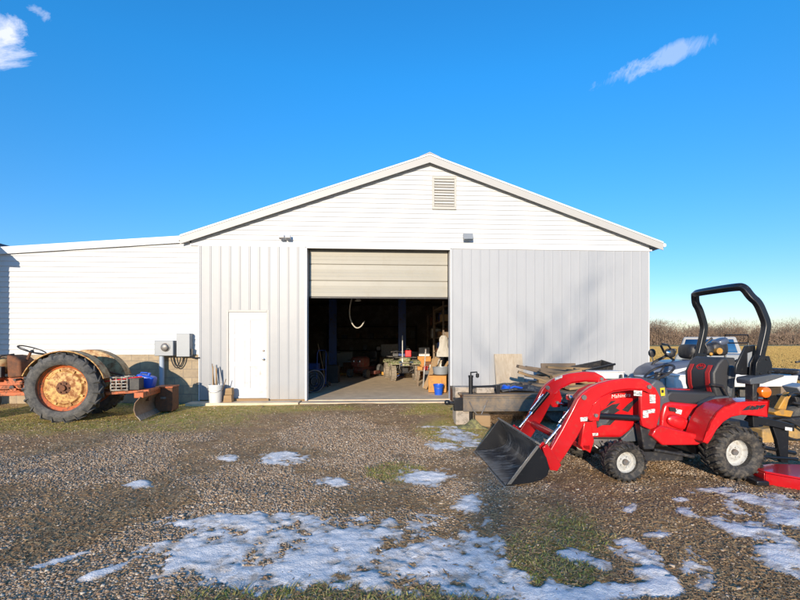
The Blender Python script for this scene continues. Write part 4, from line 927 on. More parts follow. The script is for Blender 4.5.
# ------------------------------------------------------------------ old tractor at the left
OT_ = R(10.0); OX, OY = -6.18, 8.31; oc_, os_ = math.cos(OT_), math.sin(OT_)
def Lo(x, y, b):
    t = (x-400)/F; a = (t*(OY+b*oc_)-OX+b*os_)/(oc_-t*os_); Yd = OY+a*os_+b*oc_
    return a, CH-(y-HZ)/F*Yd
def LoP(pts, b): return [Lo(x, y, b) for x, y in pts]
def Lo3(x, y, b):
    a, z = Lo(x, y, b); return Vector((a, b, z))
O = thing('old_farm_tractor', 'old orange and cream farm tractor with big rusty rear wheels parked on the grass', 'tractor', (OX, OY, 0), OT_)
def big_wheel(b, side, nm='rear_wheel'):
    R_ = .64
    mb = MB(); mb.lathe([(0, side*.10), (.05, side*.10), (.055, side*.06), (.12, side*.055), (.12, -side*.02), (0, -side*.02)], (0, b, R_-.02), 'y', 24)
    for k in range(6):
        p = Vector((.088*math.cos(k*1.047), b, R_-.02+.088*math.sin(k*1.047))); mb.cyl(p+Vector((0, side*.05, 0)), p+Vector((0, side*.085, 0)), .014, n=6)
    wh = mb.build(nm, M['rust'], O)
    tyre_mesh(R_, .435, .30, 19, .035, .045, 42, cy=b, cz=R_-.02, ca=0, flip=-1).build('tyre', M['rubber_old'], wh, ang=45)
    hw = .11; mb = MB()
    mb.lathe([(.455, side*hw*1.12), (.455, side*hw*1.0), (.435, side*hw*.9), (.42, side*.03), (.365, side*.0), (.355, -side*.05), (.405, -side*hw*.9), (.435, -side*hw)], (0, b, R_-.02), 'y', 48, cap=False); mb.build('rim', M['orange'], wh, ang=30)
    mb = MB(); mb.lathe([(.365, -side*.012), (.31, side*.0), (.285, side*.035), (.20, side*.045), (.12, side*.052), (.12, side*.03), (.28, side*.0), (.365, -side*.03)], (0, b, R_-.02), 'y', 48, cap=False)
    for k in range(8):
        a = k*.785+.3; p = Vector((.315*math.cos(a), b+side*.01, R_-.02+.315*math.sin(a))); mb.box(p, (.05, .03, .035), (0, -math.degrees(a), 0))
    mb.build('wheel_disc', M['yelrust'], wh, ang=30)
big_wheel(-.49, -1); big_wheel(.49, 1)
for s, mm in ((-1, 'cream'), (1, 'cream')):
    mb = MB(); c0 = (0, .60); pts = []
    for i in range(21):
        a = R(15+i*7.2); pts.append((c0[0]+.69*math.cos(a)-.0, c0[1]+.685*math.sin(a)))
    mb.band(pts, -.012, min(s*.30, s*.56), max(s*.30, s*.56)); fo = mb.build('fender', M['cream'], O, bevel=.003)
    mb = MB(); mb.tube([(p[0], s*.56, p[1]) for p in pts], .012, 6); mb.build('fender_rim', M['yelrust'], fo)
    mb = MB(); mb.prism(pts+[(-.60, .55), (.62, .62)], min(s*.285, s*.297), max(s*.285, s*.297)); mb.build('fender_side', M['cream'], fo, bevel=.003)
mb = MB(); mb.cyl((0, -.45, .6), (0, .45, .6), .10); mb.sup((0, 0, .6), (.28, .2, .24), .6); mb.span(-1.3, -.1, -.16, .16, .48, .80); mb.build('gearbox', M['orange'], O, bevel=.02)
mb = MB(); mb.span(-2.3, -1.3, -.15, .15, .44, .78); mb.cyl((-1.5, -.17, .7), (-1.5, -.3, .7), .07); mb.span(-1.45, -1.2, -.24, -.15, .72, .92); mb.build('engine', M['rust'], O, bevel=.02)
mb = MB(); mb.sup((-1.75, 0, 1.02), (.62, .26, .20), .55); mb.build('hood', M['cream'], O)
mb = MB(); mb.prism([(-1.10, .78), (-.86, .80), (-.88, 1.1), (-.98, 1.18), (-1.12, 1.22)], -.22, .22); mb.build('dash', M['rust'], O, bevel=.04, seg=3)
mb = MB(); mb.tube([Vector((-1.28, -.22, .98)), Vector((-1.27, -.22, 1.12)), Vector((-1.2, -.2, 1.20)), Vector((-1.05, -.1, 1.22))], .018, 8); mb.build('pipe', M['blackp'], O)
mb = MB(); mb.span(-1.5, -1.15, -.28, -.18, .80, 1.0); mb.cyl((-1.3, -.3, .85), (-1.3, -.18, .85), .07); mb.build('battery_box', M['blackp'], O, bevel=.01)
mb = MB()
for z0 in (.62, .50): mb.box((-1.3, -.26, z0), (1.7, .06, .07))
mb.build('side_rail', M['orange'], O, bevel=.008)
for k in range(9): mb = MB(); p = Vector((rnd.uniform(-1.4, -.8), -.16, rnd.uniform(.5, .8))); mb.cyl(p, p+Vector((0, -.17, 0)), rnd.uniform(.015, .04), n=8); mb.build('fitting', M[rnd.choice(['rust', 'blackp', 'orange'])], O)
mb = MB(); c0 = Vector((-.82, 0, 1.30)); tl = R(-24); rw = .22
def sp(a): return c0+Vector((rw*math.cos(a)*math.cos(tl), rw*math.sin(a), -rw*math.cos(a)*math.sin(tl)))
sp = lambda a: c0+Vector((rw*math.cos(a)*math.cos(R(22)), rw*math.sin(a), -rw*math.cos(a)*math.sin(R(22))))
mb.tube([sp(a) for a in np.linspace(0, 2*math.pi, 33)[:-1]], .012, 8, closed=True)
for a in (.4, 1.97, 3.54, 5.11): mb.cyl(c0-Vector((0.01, 0, .04)), sp(a), .007, n=6)
mb.sup(c0-Vector((0, 0, .03)), (.03, .03, .03), .8); mb.build('steering_wheel', M['blackp'], O)
mb = MB(); mb.cyl((-.84, 0, 1.27), (-1.0, 0, .85), .022, .03); mb.build('steering_column', M['rust'], O)
mb = MB(); mb.sup((.0, 0, 1.02), (.2, .22, .035), .6, (0, -6, 0)); mb.sup((.19, 0, 1.10), (.03, .2, .09), .6, (0, 15, 0)); mb.tube([(0, 0, .98), (.1, 0, .85), (.0, 0, .8)], .02, 6); mb.build('seat', M['rust'], O)
for s in (-1, 1):
    mb = MB(); mb.lathe([(.0, -.04), (.2, -.05), (.29, -.06), (.30, 0), (.29, .06), (.2, .05), (0, .04)], (-2.05, s*.62, .30), 'y', 28); mb.build('front_wheel', M['rubber_old'], O)
mb = MB(); mb.cyl((-2.05, -.6, .34), (-2.05, .6, .34), .04); mb.build('front_axle', M['orange'], O)
mb = MB(); mb.box((.5, -.2, .48), (.75, .05, .05), (0, 4, 0)); mb.box((.5, .2, .48), (.75, .05, .05), (0, 4, 0)); mb.tube([(.2, 0, .95), (.75, 0, .80)], .02, 8); mb.build('hitch_arms', M['rust'], O, bevel=.005)

# rear blade implement
a0 = Lo(122, 394, -.3)[0]; a1 = Lo(170, 390, -.1)[0]
I = thing('rear_blade', 'orange three-point blade implement with curved steel blade behind the old tractor', 'farm implement', (OX+1.1*oc_, OY+1.1*os_, 0), OT_)
sh = lambda p: (p[0]-1.1, p[1])
mb = MB(); mb.box((-.12, -.1, .50), (.75, .52, .05), (0, -3, 0)); mb.box((.15, -.1, .46), (.16, .9, .10)); mb.build('frame', M['orange'], I, bevel=.006)
mb = MB(); cv = [(.20, .02), (.13, .10), (.10, .20), (.12, .32), (.20, .42)]; mb.band(cv, .014, -.62, .62); mb.build('blade', M['brown'], I, bevel=.003)
mb = MB(); mb.band([(.215, .0), (.205, .025), (.15, .09)], .014, -.63, .63); mb.build('cutting_edge', M['bare'], I, bevel=.002)
mb = MB(); mb.box((-.3, 0, .62), (.04, .05, .3), (0, 15, 0)); mb.box((.13, -.1, .40), (.1, .1, .2)); mb.tube([(-.35, 0, .76), (.15, -.1, .50)], .014, 8); mb.build('mast', M['rust'], I, bevel=.004)
def at_o(a, b, z): return Vector((OX+a*oc_-b*os_, OY+a*os_+b*oc_, z))
t = thing('milk_crate', 'open grey crate full of odds and ends on the orange implement frame', 'crate', at_o(.84, -.22, .528), OT_)
mb = MB(); w_, d_, h_ = .30, .30, .27
for sx in (-1, 1):
    for k in range(5): mb.box((sx*w_/2, 0, .02+k*.058), (.012, d_, .022))
    for k in range(4): mb.box((sx*w_/2, -d_/2+.02+k*(d_-.04)/3, h_/2), (.013, .02, h_))
for sy in (-1, 1):
    for k in range(5): mb.box((0, sy*d_/2, .02+k*.058), (w_, .012, .022))
    for k in range(4): mb.box((-w_/2+.01+k*(w_-.02)/3, sy*d_/2, h_/2), (.02, .013, h_))
mb.span(-w_/2+.01, w_/2-.01, -d_/2+.01, d_/2-.01, 0, .012); mb.build('crate_shell', mat('dirty_grey_crate', (.42, .39, .34), .7, dirt=(.2, .16, .12), dl=.5, dsc=10), t, bevel=.002)
mb = MB()
for k in range(9): p = Vector((rnd.uniform(-.1, .1), rnd.uniform(-.1, .1), .02)); mb.cyl(p, p+Vector((rnd.uniform(-.06, .06), rnd.uniform(-.05, .05), rnd.uniform(.15, .33))), rnd.uniform(.012, .03), n=8)
mb.build('contents', M['rust'], t)
t = thing('battery', 'black battery next to the grey crate on the implement frame', 'battery', at_o(1.10, -.25, .53), OT_)
mb = MB(); mb.box((0, 0, .11), (.17, .22, .20)); mb.box((0, 0, .22), (.175, .225, .03)); mb.build('case', M['blackp'], t, bevel=.006)
mb = MB(); mb.cyl((-.05, -.06, .23), (-.05, -.06, .26), .012); mb.cyl((-.05, .06, .23), (-.05, .06, .26), .012); mb.build('terminal', M['steel'], t)
t = thing('plastic_jug', 'bright blue plastic jug lying behind the battery on the implement', 'jug', at_o(1.12, .12, .53), OT_)
mb = MB(); mb.sup((0, 0, .13), (.17, .13, .13), .3, (0, 14, 0)); mb.cyl((.05, 0, .22), (.07, 0, .30), .03); mb.tube([(-.12, 0, .24), (-.08, 0, .31), (.03, 0, .30)], .014, 8); mb.build('jug_body', M['blue'], t)
t = thing('chainsaw_bar', 'thin red rod lying across the top of the grey crate', 'rod', at_o(.86, -.36, .73), OT_)
t.name = 'rod'; mb = MB(); mb.tube([(-.26, 0, -.02), (0, -.0, .015), (.36, .04, .06)], .012, 8); mb.build('shaft', M['red'], t)
p = P(167, 398, 9.05); t = thing('rusty_box', 'rusty steel box on the ground under the meter', 'box', (p.x, 9.05, 0), OT_)
mb = MB(); mb.span(-.17, .17, -.2, .2, .02, .50); mb.build('shell', M['rust'], t, bevel=.01); mb = MB(); mb.span(-.18, .18, -.21, .21, .502, .53); mb.build('lid', M['orange'], t, bevel=.006); mb = MB(); mb.box((0, -.212, .3), (.1, .02, .04)); mb.build('latch', M['steel'], t)
# ------------------------------------------------------------------ inside the barn
FZ = .035
def gp(x, Y, z=FZ): return Vector(((x-400)/F*Y, Y, z))
lift = None
# two post lift: one thing per post
for i, (px, lb, sd_) in enumerate(((333, 'blue vehicle lift post at the left inside the barn, orange arm at its foot', 1), (402, 'blue vehicle lift post behind the quad bike inside the barn', -1))):
    t = thing('lift_post', lb, 'vehicle lift', gp(px, 18), TB)
    mb = MB(); mb.prism([(-.16, -.12), (.16, -.12), (.16, .12), (.12, .12), (.12, -.08), (-.12, -.08), (-.12, .12), (-.16, .12)], 0, 3.45, 2); mb.build('post', M['bluem'], t, bevel=.006)
    mb = MB(); mb.span(-.25, .25, -.25, .25, 0, .03); mb.build('base_plate', M['bluem'], t); mb = MB(); mb.box((0, 0, .35), (.26, .26, .5)); mb.build('carriage', M['bluem'], t, bevel=.01)
    mb = MB(); mb.tube([(sd_*.1, -.15, .12), (sd_*.45, -.45, .12), (sd_*.8, -.7, .12)], .05, 4, rot0=.785); mb.cyl((sd_*.8, -.7, .1), (sd_*.8, -.7, .22), .07); mb.build('arm', M['ochre'], t, bevel=.005)
t = thing('air_hose', 'pale air hose hanging in a loop from the barn ceiling', 'hose', gp(352, 13, 0))
mb = MB(); pts = [P(354, 292, 13), P(350, 304, 13), P(349.3, 315, 13), P(351.5, 323, 13), P(356, 328.5, 13), P(361, 327, 13), P(364.5, 321, 13)]; mb.tube(chaikin([Vector((p.x-t.location.x, 0, p.z)) for p in pts], 2), .018, 8); mb.build('hose', M['clothw'], t)
t = thing('ceiling_lamp', 'small unlit white reflector lamp above the hose loop', 'lamp', gp(358, 14.5, 0)); z0 = P(358, 300, 14.5).z
mb = MB(); mb.lathe([(.0, z0+.08), (.04, z0+.07), (.11, z0-.03), (.10, z0-.03), (.03, z0+.05)], (0, 0, 0), 'z', 20); mb.build('reflector', M['sticker'], t); mb = MB(); mb.cyl((0, 0, z0+.08), (0, 0, 3.7), .012); mb.build('cord', M['cble'], t)

# quad bike facing the camera
def quad(loc, rz, label, m_body, m_rack):
    q = thing('quad_bike', label, 'quad bike', loc, rz)      # local: front is -y
    def whl(x, y, r, w, nm):
        mb = MB(); mb.lathe([(0, -.04), (r*.5, -.05), (r*.52, .05), (0, .04)], (x, y, r), 'x', 16); wh = mb.build(nm, M['steel'], q)
        mb = MB(); mb.lathe([(r*.48, -w/2*.9), (r*.7, -w/2), (r*.93, -w/2*.85), (r*.95, 0), (r*.93, w/2*.85), (r*.7, w/2), (r*.48, w/2*.9)], (x, y, r), 'x', 24, closed=True)
        for k in range(16):
            for s in (-1, 1):
                a = (k+.5*(s > 0))*6.283/16; mb.box((x+s*w*.22, y+r*.96*math.cos(a), r+r*.96*math.sin(a)), (w*.42, .045, .035), (math.degrees(a)+90, 0, 0))
        mb.build('tyre', M['dusty'], wh)
    for s in (-1, 1): whl(s*.43, -.62, .30, .20, 'front_wheel'); whl(s*.41, .62, .30, .26, 'rear_wheel')
    mb = MB(); mb.span(-.14, .14, -.6, .6, .3, .5); mb.cyl((-.4, -.62, .3), (.4, -.62, .3), .025)
    for s in (-1, 1):
        mb.tube([(s*.12, -.62, .36), (s*.4, -.62, .28)], .02, 6); mb.tube([(s*.14, -.58, .75), (s*.34, -.62, .34)], .035, 10)
    mb.tube([(-.16, -.75, .32), (-.2, -.88, .5), (-.18, -.82, .72), (.18, -.82, .72), (.2, -.88, .5), (.16, -.75, .32)], .018, 8); mb.build('frame', M['blackp'], q)
    mb = MB(); mb.tube([(-.16, -.8, .36), (-.25, -.98, .46), (-.25, -.98, .66), (.25, -.98, .66), (.25, -.98, .46), (.16, -.8, .36)], .016, 8); mb.tube([(-.25, -.98, .56), (.25, -.98, .56)], .012, 8); mb.build('bull_bar', m_rack, q)
    for s in (-1, 1):
        mb = MB(); mb.prism([(-.98, .62), (-.9, .70), (-.62, .76), (-.35, .70), (-.22, .52), (-.26, .50), (-.38, .66), (-.62, .71), (-.88, .66), (-.95, .60)], s*.2 if s > 0 else -.55, .55 if s > 0 else -.2, 0); mb.build('front_fender', m_body, q, bevel=.02)
        mb = MB(); mb.prism([(.98, .62), (.9, .72), (.6, .76), (.3, .70), (.26, .66), (.6, .71), (.88, .67), (.94, .60)], s*.2 if s > 0 else -.54, .54 if s > 0 else -.2, 0); mb.build('rear_fender', m_body, q, bevel=.02)
    mb = MB(); mb.sup((0, -.62, .74), (.22, .26, .10), .6, (-14, 0, 0)); mb.sup((0, -.15, .76), (.13, .28, .12), .6); mb.sup((0, -.86, .62), (.14, .06, .08), .5); mb.build('bodywork', m_body, q)
    mb = MB(); mb.sup((0, .3, .82), (.16, .38, .06), .5); mb.build('seat', M['blackp'], q)
    for nm, y0, z0 in (('front_rack', -.68, .86), ('rear_rack', .78, .84)):
        mb = MB()
        for k in range(6): mb.tube([(-.34+.136*k, y0-.2, z0), (-.34+.136*k, y0+.2, z0)], .009, 6)
        mb.tube([(-.38, y0-.22, z0), (.38, y0-.22, z0), (.38, y0+.22, z0), (-.38, y0+.22, z0)], .013, 6, closed=True)
        for s in (-1, 1): mb.cyl((s*.15, y0, z0), (s*.15, y0+.04, .6), .012, n=6)
        mb.build(nm, m_rack, q)
    mb = MB(); mb.tube([(-.40, -.14, 1.04), (-.22, -.24, 1.08), (0, -.28, 1.02), (.22, -.24, 1.08), (.40, -.14, 1.04)], .014, 8); mb.cyl((0, -.28, 1.02), (0, -.36, .75), .022); mb.sup((0, -.3, 1.05), (.09, .06, .04), .5)
    mb.build('handlebar', M['blackp'], q)
    for s in (-1, 1):
        mb = MB(); mb.cyl((s*.31, -.185, 1.06), (s*.41, -.135, 1.04), .022); mb.build('grip', M['rubber'], q)
        mb = MB(); mb.sup((s*.20, -.90, .68), (.07, .03, .04), .6); mb.build('headlight', M['glass'], q)
    return q
p = gp(401, 16.3); quad(p, TB+R(8), 'muddy green camouflage quad bike standing in the sun inside the barn door', M['camo'], M['steel'])
# things on and round the quad
t = thing('flag_rod', 'thin white upright rod at the front of the quad bike', 'rod', p+Vector((.05, -.9, .5))); mb = MB(); mb.cyl((0, 0, .2), (0, .05, 1.15), .018, .012, 8); mb.cyl((0, 0, .18), (0, .0, .3), .03); mb.build('shaft', M['sticker'], t)
for dx, mm, lb, hh in ((.26, 'red', 'red fuel can strapped on the quad bike rack', .24), (-.2, 'blackp', 'dark toolbox on the left of the quad bike rack', .14)):
    t = thing('fuel_can' if mm == 'red' else 'toolbox', lb, 'fuel can' if mm == 'red' else 'toolbox', p+Vector((dx, -.65, .875))); mb = MB(); mb.box((0, 0, hh/2), (.22, .18, hh)); mb.build('shell', M[mm], t, bevel=.02)
    mb = MB(); mb.tube([(-.07, 0, hh), (-.05, 0, hh+.05), (.05, 0, hh+.05), (.07, 0, hh)], .012, 6); mb.build('handle', M['blackp'], t)
# red mower in the gloom
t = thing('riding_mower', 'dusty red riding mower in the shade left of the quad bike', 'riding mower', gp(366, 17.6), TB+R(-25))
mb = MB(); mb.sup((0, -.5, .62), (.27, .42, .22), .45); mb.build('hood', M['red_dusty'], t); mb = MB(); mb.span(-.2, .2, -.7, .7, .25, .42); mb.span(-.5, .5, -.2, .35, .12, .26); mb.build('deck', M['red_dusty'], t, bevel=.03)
for x_, y_, r_ in ((-.36, -.7, .18), (.36, -.7, .18), (-.38, .5, .25), (.38, .5, .25)): mb = MB(); mb.lathe([(0, -.05), (r_*.5, -.07), (r_*.9, -.08), (r_, -.03), (r_, .03), (r_*.9, .08), (r_*.5, .07), (0, .05)], (x_, y_, r_), 'x', 20); mb.build('wheel', M['rubber_old'], t)
mb = MB(); mb.sup((0, .45, .68), (.22, .22, .06), .5); mb.sup((0, .66, .88), (.2, .05, .18), .5); mb.build('seat', M['blackp'], t)
mb = MB(); mb.tube([(.16*math.cos(a), .0+.16*math.sin(a), .98) for a in np.linspace(0, 6.283, 21)[:-1]], .014, 6, closed=True); mb.cyl((0, 0, .97), (0, -.1, .7), .02); mb.build('steering_wheel', M['blackp'], t)
for s in (-1, 1): mb = MB(); mb.sup((s*.13, -.9, .66), (.07, .03, .05), .6); mb.build('headlight', M['chrome'], t)
t = thing('chest_freezer', 'white chest freezer against the dark back of the barn', 'freezer', gp(338, 23.5), TB)
mb = MB(); mb.span(-.8, .8, -.35, .35, .05, .82); mb.build('cabinet', M['trimg'], t, bevel=.02); mb = MB(); mb.span(-.81, .81, -.36, .36, .825, .9); mb.build('lid', M['trimg'], t, bevel=.02); mb = MB(); mb.box((0, -.38, .84), (.3, .03, .03)); mb.build('handle', M['blackp'], t)
def shelf(label, loc, rz, w_, d_, zs, hh, mm='wood'):
    t = thing('shelving', label, 'shelving', loc, rz)
    for sx in (-1, 1):
        for sy in (-1, 1): mb = MB(); mb.span(sx*w_/2-.025, sx*w_/2+.025, sy*d_/2-.025, sy*d_/2+.025, 0, hh); mb.build('upright', M[mm], t)
    for z in zs: mb = MB(); mb.span(-w_/2+.026, w_/2-.026, -d_/2, d_/2, z, z+.03); mb.build('shelf_board', M[mm], t)
    return t
rc = random.Random(3)
def carton(loc, s, mm, lb, nm='box', rz=0, group=None):
    t = thing(nm, lb, nm.replace('_', ' '), loc, rz, group); mb = MB(); mb.box((0, 0, s[2]/2), s); mb.build('shell', M[mm], t, bevel=.008)
    mb = MB(); mb.box((0, 0, s[2]+.006), (s[0]*1.03, s[1]*1.03, .012)); mb.build('lid', M[mm], t, bevel=.003); return t
zsh = (.45, 1.0, 1.55, 2.1, 2.6)
cols = ['woodl', 'card', 'steel', 'blackp', 'rust', 'navy', 'grey_pl', 'sticker', 'bluem', 'wood']
for j, (px, Y_, lbs) in enumerate(((438, 15.2, 'near wooden shelving on the right wall of the barn'), (431, 18.4, 'second wooden shelving along the right wall, deeper in the barn'))):
    X0 = (px-400)/F*Y_+.25
    shelf(lbs, (X0, Y_, FZ), TB+R(90), 2.3, .5, zsh, 2.75)
    for z in zsh[:-1]:
        for k in range(5):
            c_ = rc.choice(cols); s_ = (rc.uniform(.18, .4), rc.uniform(.2, .4), rc.uniform(.12, .42))
            carton((X0-.03+rc.uniform(-.04, .0), Y_-.95+k*.46, FZ+z), s_, c_, 'stored box on the cluttered wooden shelving along the right wall', 'box', rc.uniform(-.1, .1), 'boxes on the right wall shelving')
shelf('dark workbench shelving on the back wall of the barn', gp(372, 25.2), TB, 5.2, .6, (.9, 1.6, 2.3), 2.4, 'dark')
for k in range(13): carton(gp(372, 25.2)+Vector((-2.4+k*.4, rc.uniform(-.1, .1)-.0+(-2.4+k*.4)*.06, .93 if k % 2 else 1.63)), (rc.uniform(.2, .38), .3, rc.uniform(.15, .45)), rc.choice(cols), 'box in the gloom on the back wall shelving', 'box', 0, 'boxes on the back wall shelving')
for k, (px, Y_, s_, c_, lb) in enumerate(((414, 19.5, (.7, .5, .55), 'woodl', 'large tan box on the floor behind the quad bike'), (414, 19.5, (.5, .4, .4), 'steel', 'grey box stacked on the large tan box behind the quad bike'), (424, 18.2, (.55, .5, .8), 'card', 'tall orange-brown box between the quad bike and the shelving'), (424, 18.2, (.45, .4, .35), 'sticker', 'white box on top of the tall orange-brown box'),
   (386, 20.5, (.6, .5, .7), 'wood', 'dusty wooden box in the shade left behind the quad bike'), (356, 21.5, (.8, .5, .5), 'trimg', 'pale box beside the chest freezer in the shade'), (348, 19.0, (.4, .35, .5), 'rust', 'rusty box in front of the chest freezer'), (392, 22.5, (1.1, .6, 1.3), 'steel', 'tall grey steel cupboard at the back behind the quad bike'), (430, 16.0, (.5, .4, .45), 'grey_pl', 'grey plastic bin at the foot of the shelving'), (430, 16.0, (.35, .3, .2), 'rust', 'small brown box on the grey bin by the shelving'))):
    carton(gp(px, Y_, FZ+(.572 if k == 1 else .822 if k == 3 else .472 if k == 9 else 0)), s_, c_, lb)
# sunlit clutter by the right jamb
Pj = gp(438, 12.1)
t = thing('cabinet', 'orange wooden cabinet lying just inside the right jamb', 'cabinet', Pj, TB+R(-14)); mb = MB(); mb.box((0, 0, .25), (.50, .40, .46), (0, 0, 0)); mb.build('carcass', M['card'], t, bevel=.012); mb = MB(); mb.box((-.05, -.212, .25), (.36, .02, .36)); mb.build('door', M['card'], t, bevel=.006); mb = MB(); mb.cyl((.1, -.22, .27), (.1, -.25, .27), .015); mb.build('knob', M['steel'], t)
t = thing('blue_pail', 'small bright blue pail on the floor in front of the orange cabinet', 'pail', gp(438.5, 11.55)); mb = MB(); mb.lathe([(0, 0), (.10, 0), (.135, .26), (.145, .262), (.145, .285), (.13, .285), (.095, .01), (0, .01)], (0, 0, 0), 'z', 28); mb.build('shell', M['blue'], t); mb = MB(); mb.tube([(.14*math.cos(a), -.14*math.sin(a), .26-.08*math.sin(a)) for a in np.linspace(0, math.pi, 12)], .004, 6); mb.build('bail', M['steel'], t)
t = thing('metal_tub', 'round grey metal tub resting on top of the orange cabinet', 'tub', Pj+Vector((.08, .05, .485))); mb = MB(); mb.lathe([(0, 0), (.16, 0), (.20, .03), (.235, .22), (.245, .225), (.225, .225), (.19, .035), (0, .02)], (0, 0, 0), 'z', 28); mb.build('shell', M['galv'], t); mb = MB(); mb.lathe([(0, .18), (.21, .17), (.225, .19)], (0, 0, 0), 'z', 20); mb.build('load', M['woodl'], t)
t = thing('plywood_offcut', 'tan plywood piece leaning on the cabinet left side', 'board', gp(431, 12.7)); mb = MB(); mb.box((0, 0, .5), (.12, .03, 1.0), (0, 22, 0)); mb.build('board', M['woodl'], t)
for k, (px, an, hh, mm, lb) in enumerate(((426, 14, .95, 'woodl', 'yellowish board leaning left of the orange cabinet'), (428.5, 24, 1.1, 'ply', 'pale board leaning steeply beside the tub'), (433, 30, 1.25, 'woodl', 'longest tan board leaning toward the right jamb'), (423, 4, 1.2, 'steel', 'thin grey pipe standing upright beside the quad bike'))):
    t = thing('leaning_board' if mm != 'steel' else 'pipe', lb, 'board' if mm != 'steel' else 'pipe', gp(px, 13.0+.12*k)); mb = MB(); mb.box((hh/2*math.sin(R(an)), 0, hh/2*math.cos(R(an))), (.035 if mm == 'steel' else .07, .02, hh), (0, an, 0)); mb.build('board' if mm != 'steel' else 'tube', M[mm], t)
t = thing('hanging_cloth', 'crumpled off-white cloth hanging by the right jamb above the metal tub', 'cloth', gp(443.5, 12.6, 0)); z0 = P(443, 341, 12.6).z
def jk(u, v): 
    w_ = .05+.13*v**.7+.02*math.sin(9*v); a = u*2*math.pi; return (w_*math.cos(a)*(1+.22*math.sin(5*a+4*v)+.12*math.sin(11*a)), .08*math.sin(a)*(1+.15*math.sin(4*a+6*v)), z0+.16-.62*v)
mb = MB(); mb.grid(jk, 28, 10); jb = mb.build('body', M['clothw'], t)
for s in (): mb = MB(); mb.tube([(s*.10, 0, z0+.10), (s*.17, -.02, z0-.08), (s*.16, -.03, z0-.34)], [.05, .055, .045], 10); mb.build('sleeve', M['clothw'], t)
mb = MB(); mb.tube([(0, 0, z0+.12), (0, .0, z0+.22), (.03, .0, z0+.26), (.06, 0, z0+.22)], .008, 6); mb.build('hook', M['steel'], t)
t = thing('side_table', 'low cluttered table between the quad bike and the orange cabinet', 'table', gp(426, 13.9)); mb = MB(); mb.box((0, 0, .5), (.6, .4, .03)); mb.build('table_top', M['wood'], t)
for sx in (-1, 1):
    for sy in (-1, 1): mb = MB(); mb.box((sx*.27, sy*.17, .24), (.035, .035, .48)); mb.build('leg', M['wood'], t)
for k, (dx, c_, s_, lb) in enumerate(((-.2, 'card', (.16, .2, .1), 'small orange box on the low table'), (-.02, 'red', (.13, .14, .12), 'small red box on the low table'), (.17, 'sticker', (.12, .15, .16), 'small white box on the low table'))): carton(gp(426, 13.9)+Vector((dx, -.02, .515)), s_, c_, lb)
# left jamb clutter
t = thing('drum_fan', 'large dark blue drum fan with a pale rim inside the left jamb', 'fan', gp(312, 12.0), TB+R(35)); mb = MB(); mb.lathe([(.30, -.12), (.31, -.13), (.32, -.12), (.32, .12), (.31, .13), (.30, .12)], (0, 0, .33), 'y', 36, closed=True); mb.build('drum', M['navy'], t); mb = MB(); mb.tube([(.305*math.cos(a), -.14, .33+.305*math.sin(a)) for a in np.linspace(0, 6.283, 37)[:-1]], .014, 6, closed=True)
for r_ in (.1, .17, .24): mb.tube([(r_*math.cos(a), -.14, .33+r_*math.sin(a)) for a in np.linspace(0, 6.283, 31)[:-1]], .004, 5, closed=True)
mb.build('guard', M['steel'], t); mb = MB(); mb.cyl((0, -.1, .33), (0, .1, .33), .08)
for k in range(4): mb.box((.14*math.cos(k*1.571), 0, .33+.14*math.sin(k*1.571)), (.24, .02, .12), (25, -90*k, 0))
mb.build('blades', M['dark'], t)
t = thing('hand_truck', 'blue hand truck leaning behind the drum fan', 'hand truck', gp(321, 13.4), TB)
mb = MB(); mb.tube([(-.14, 0, .1), (-.14, .2, 1.05), (-.10, .24, 1.15), (.10, .24, 1.15), (.14, .2, 1.05), (.14, 0, .1)], .016, 8); mb.box((0, -.1, .06), (.34, .2, .02)); mb.box((0, .1, .55), (.28, .02, .03)); mb.build('frame', M['bluem'], t)
for s in (-1, 1): mb = MB(); mb.lathe([(0, -.02), (.09, -.025), (.10, 0), (.09, .025), (0, .02)], (s*.2, .08, .10), 'x', 16); mb.build('wheel', M['rubber'], t)
for k, (dx, dy, s_, c_, lb) in enumerate(((0, 0, (.42, .4, .45), 'grey_pl', 'grey bin on the floor behind the left jamb'), (.02, .02, (.36, .34, .25), 'bluem', 'dark blue box on top of the grey bin behind the left jamb'), (.5, 1.0, (.4, .4, .6), 'dark', 'dark box deeper inside left of the lift post'))): carton(gp(313, 14.0)+Vector((dx, dy, (0, .462, 0)[k])), s_, c_, lb)
t = thing('broom', 'long thin broom leaning in the gloom left of the lift post', 'broom', gp(326, 13.9)); mb = MB(); mb.cyl((0, 0, .1), (-.28, .1, 1.35), .013, n=8); mb.build('handle', M['woodl'], t); mb = MB(); mb.box((0, 0, .06), (.3, .06, .12)); mb.build('brush', M['rust'], t, bevel=.01)
# ------------------------------------------------------------------ flat trailer, lumber and clutter in front of the right panel
def at(x, Y, z=0): return Vector(((x-400)/F*Y, Y, z))
t = thing('flat_trailer', 'low weathered grey steel trailer bed with a crank jack behind the loader bucket', 'trailer', (1.1, 7.5, 0), R(2))
mb = MB(); mb.span(0, 2.6, -.0, .06, .24, .50); mb.span(0.0, 2.6, -.025, -.001, .475, .50); mb.span(0, 2.6, -.025, -.001, .24, .262); mb.build('side_beam', mat('weathered_trailer_paint', (.14, .125, .11), .7, dirt=(.25, .19, .13), dl=.5, dw=.2, dsc=4, bst=.4), t, bevel=.004)
mb = MB(); mb.span(0, .08, .07, 1.5, .24, .50); mb.span(2.5, 2.58, .07, 1.5, .24, .5); mb.build('cross_beam', M['rust'], t, bevel=.004)
for k in range(8): mb = MB(); mb.span(-.02+rnd.uniform(-.03, .03), 2.62+rnd.uniform(-.05, .05), .0+k*.19, .18+k*.19, .503, .535); mb.build('deck_plank', M['wood'], t, bevel=.004)
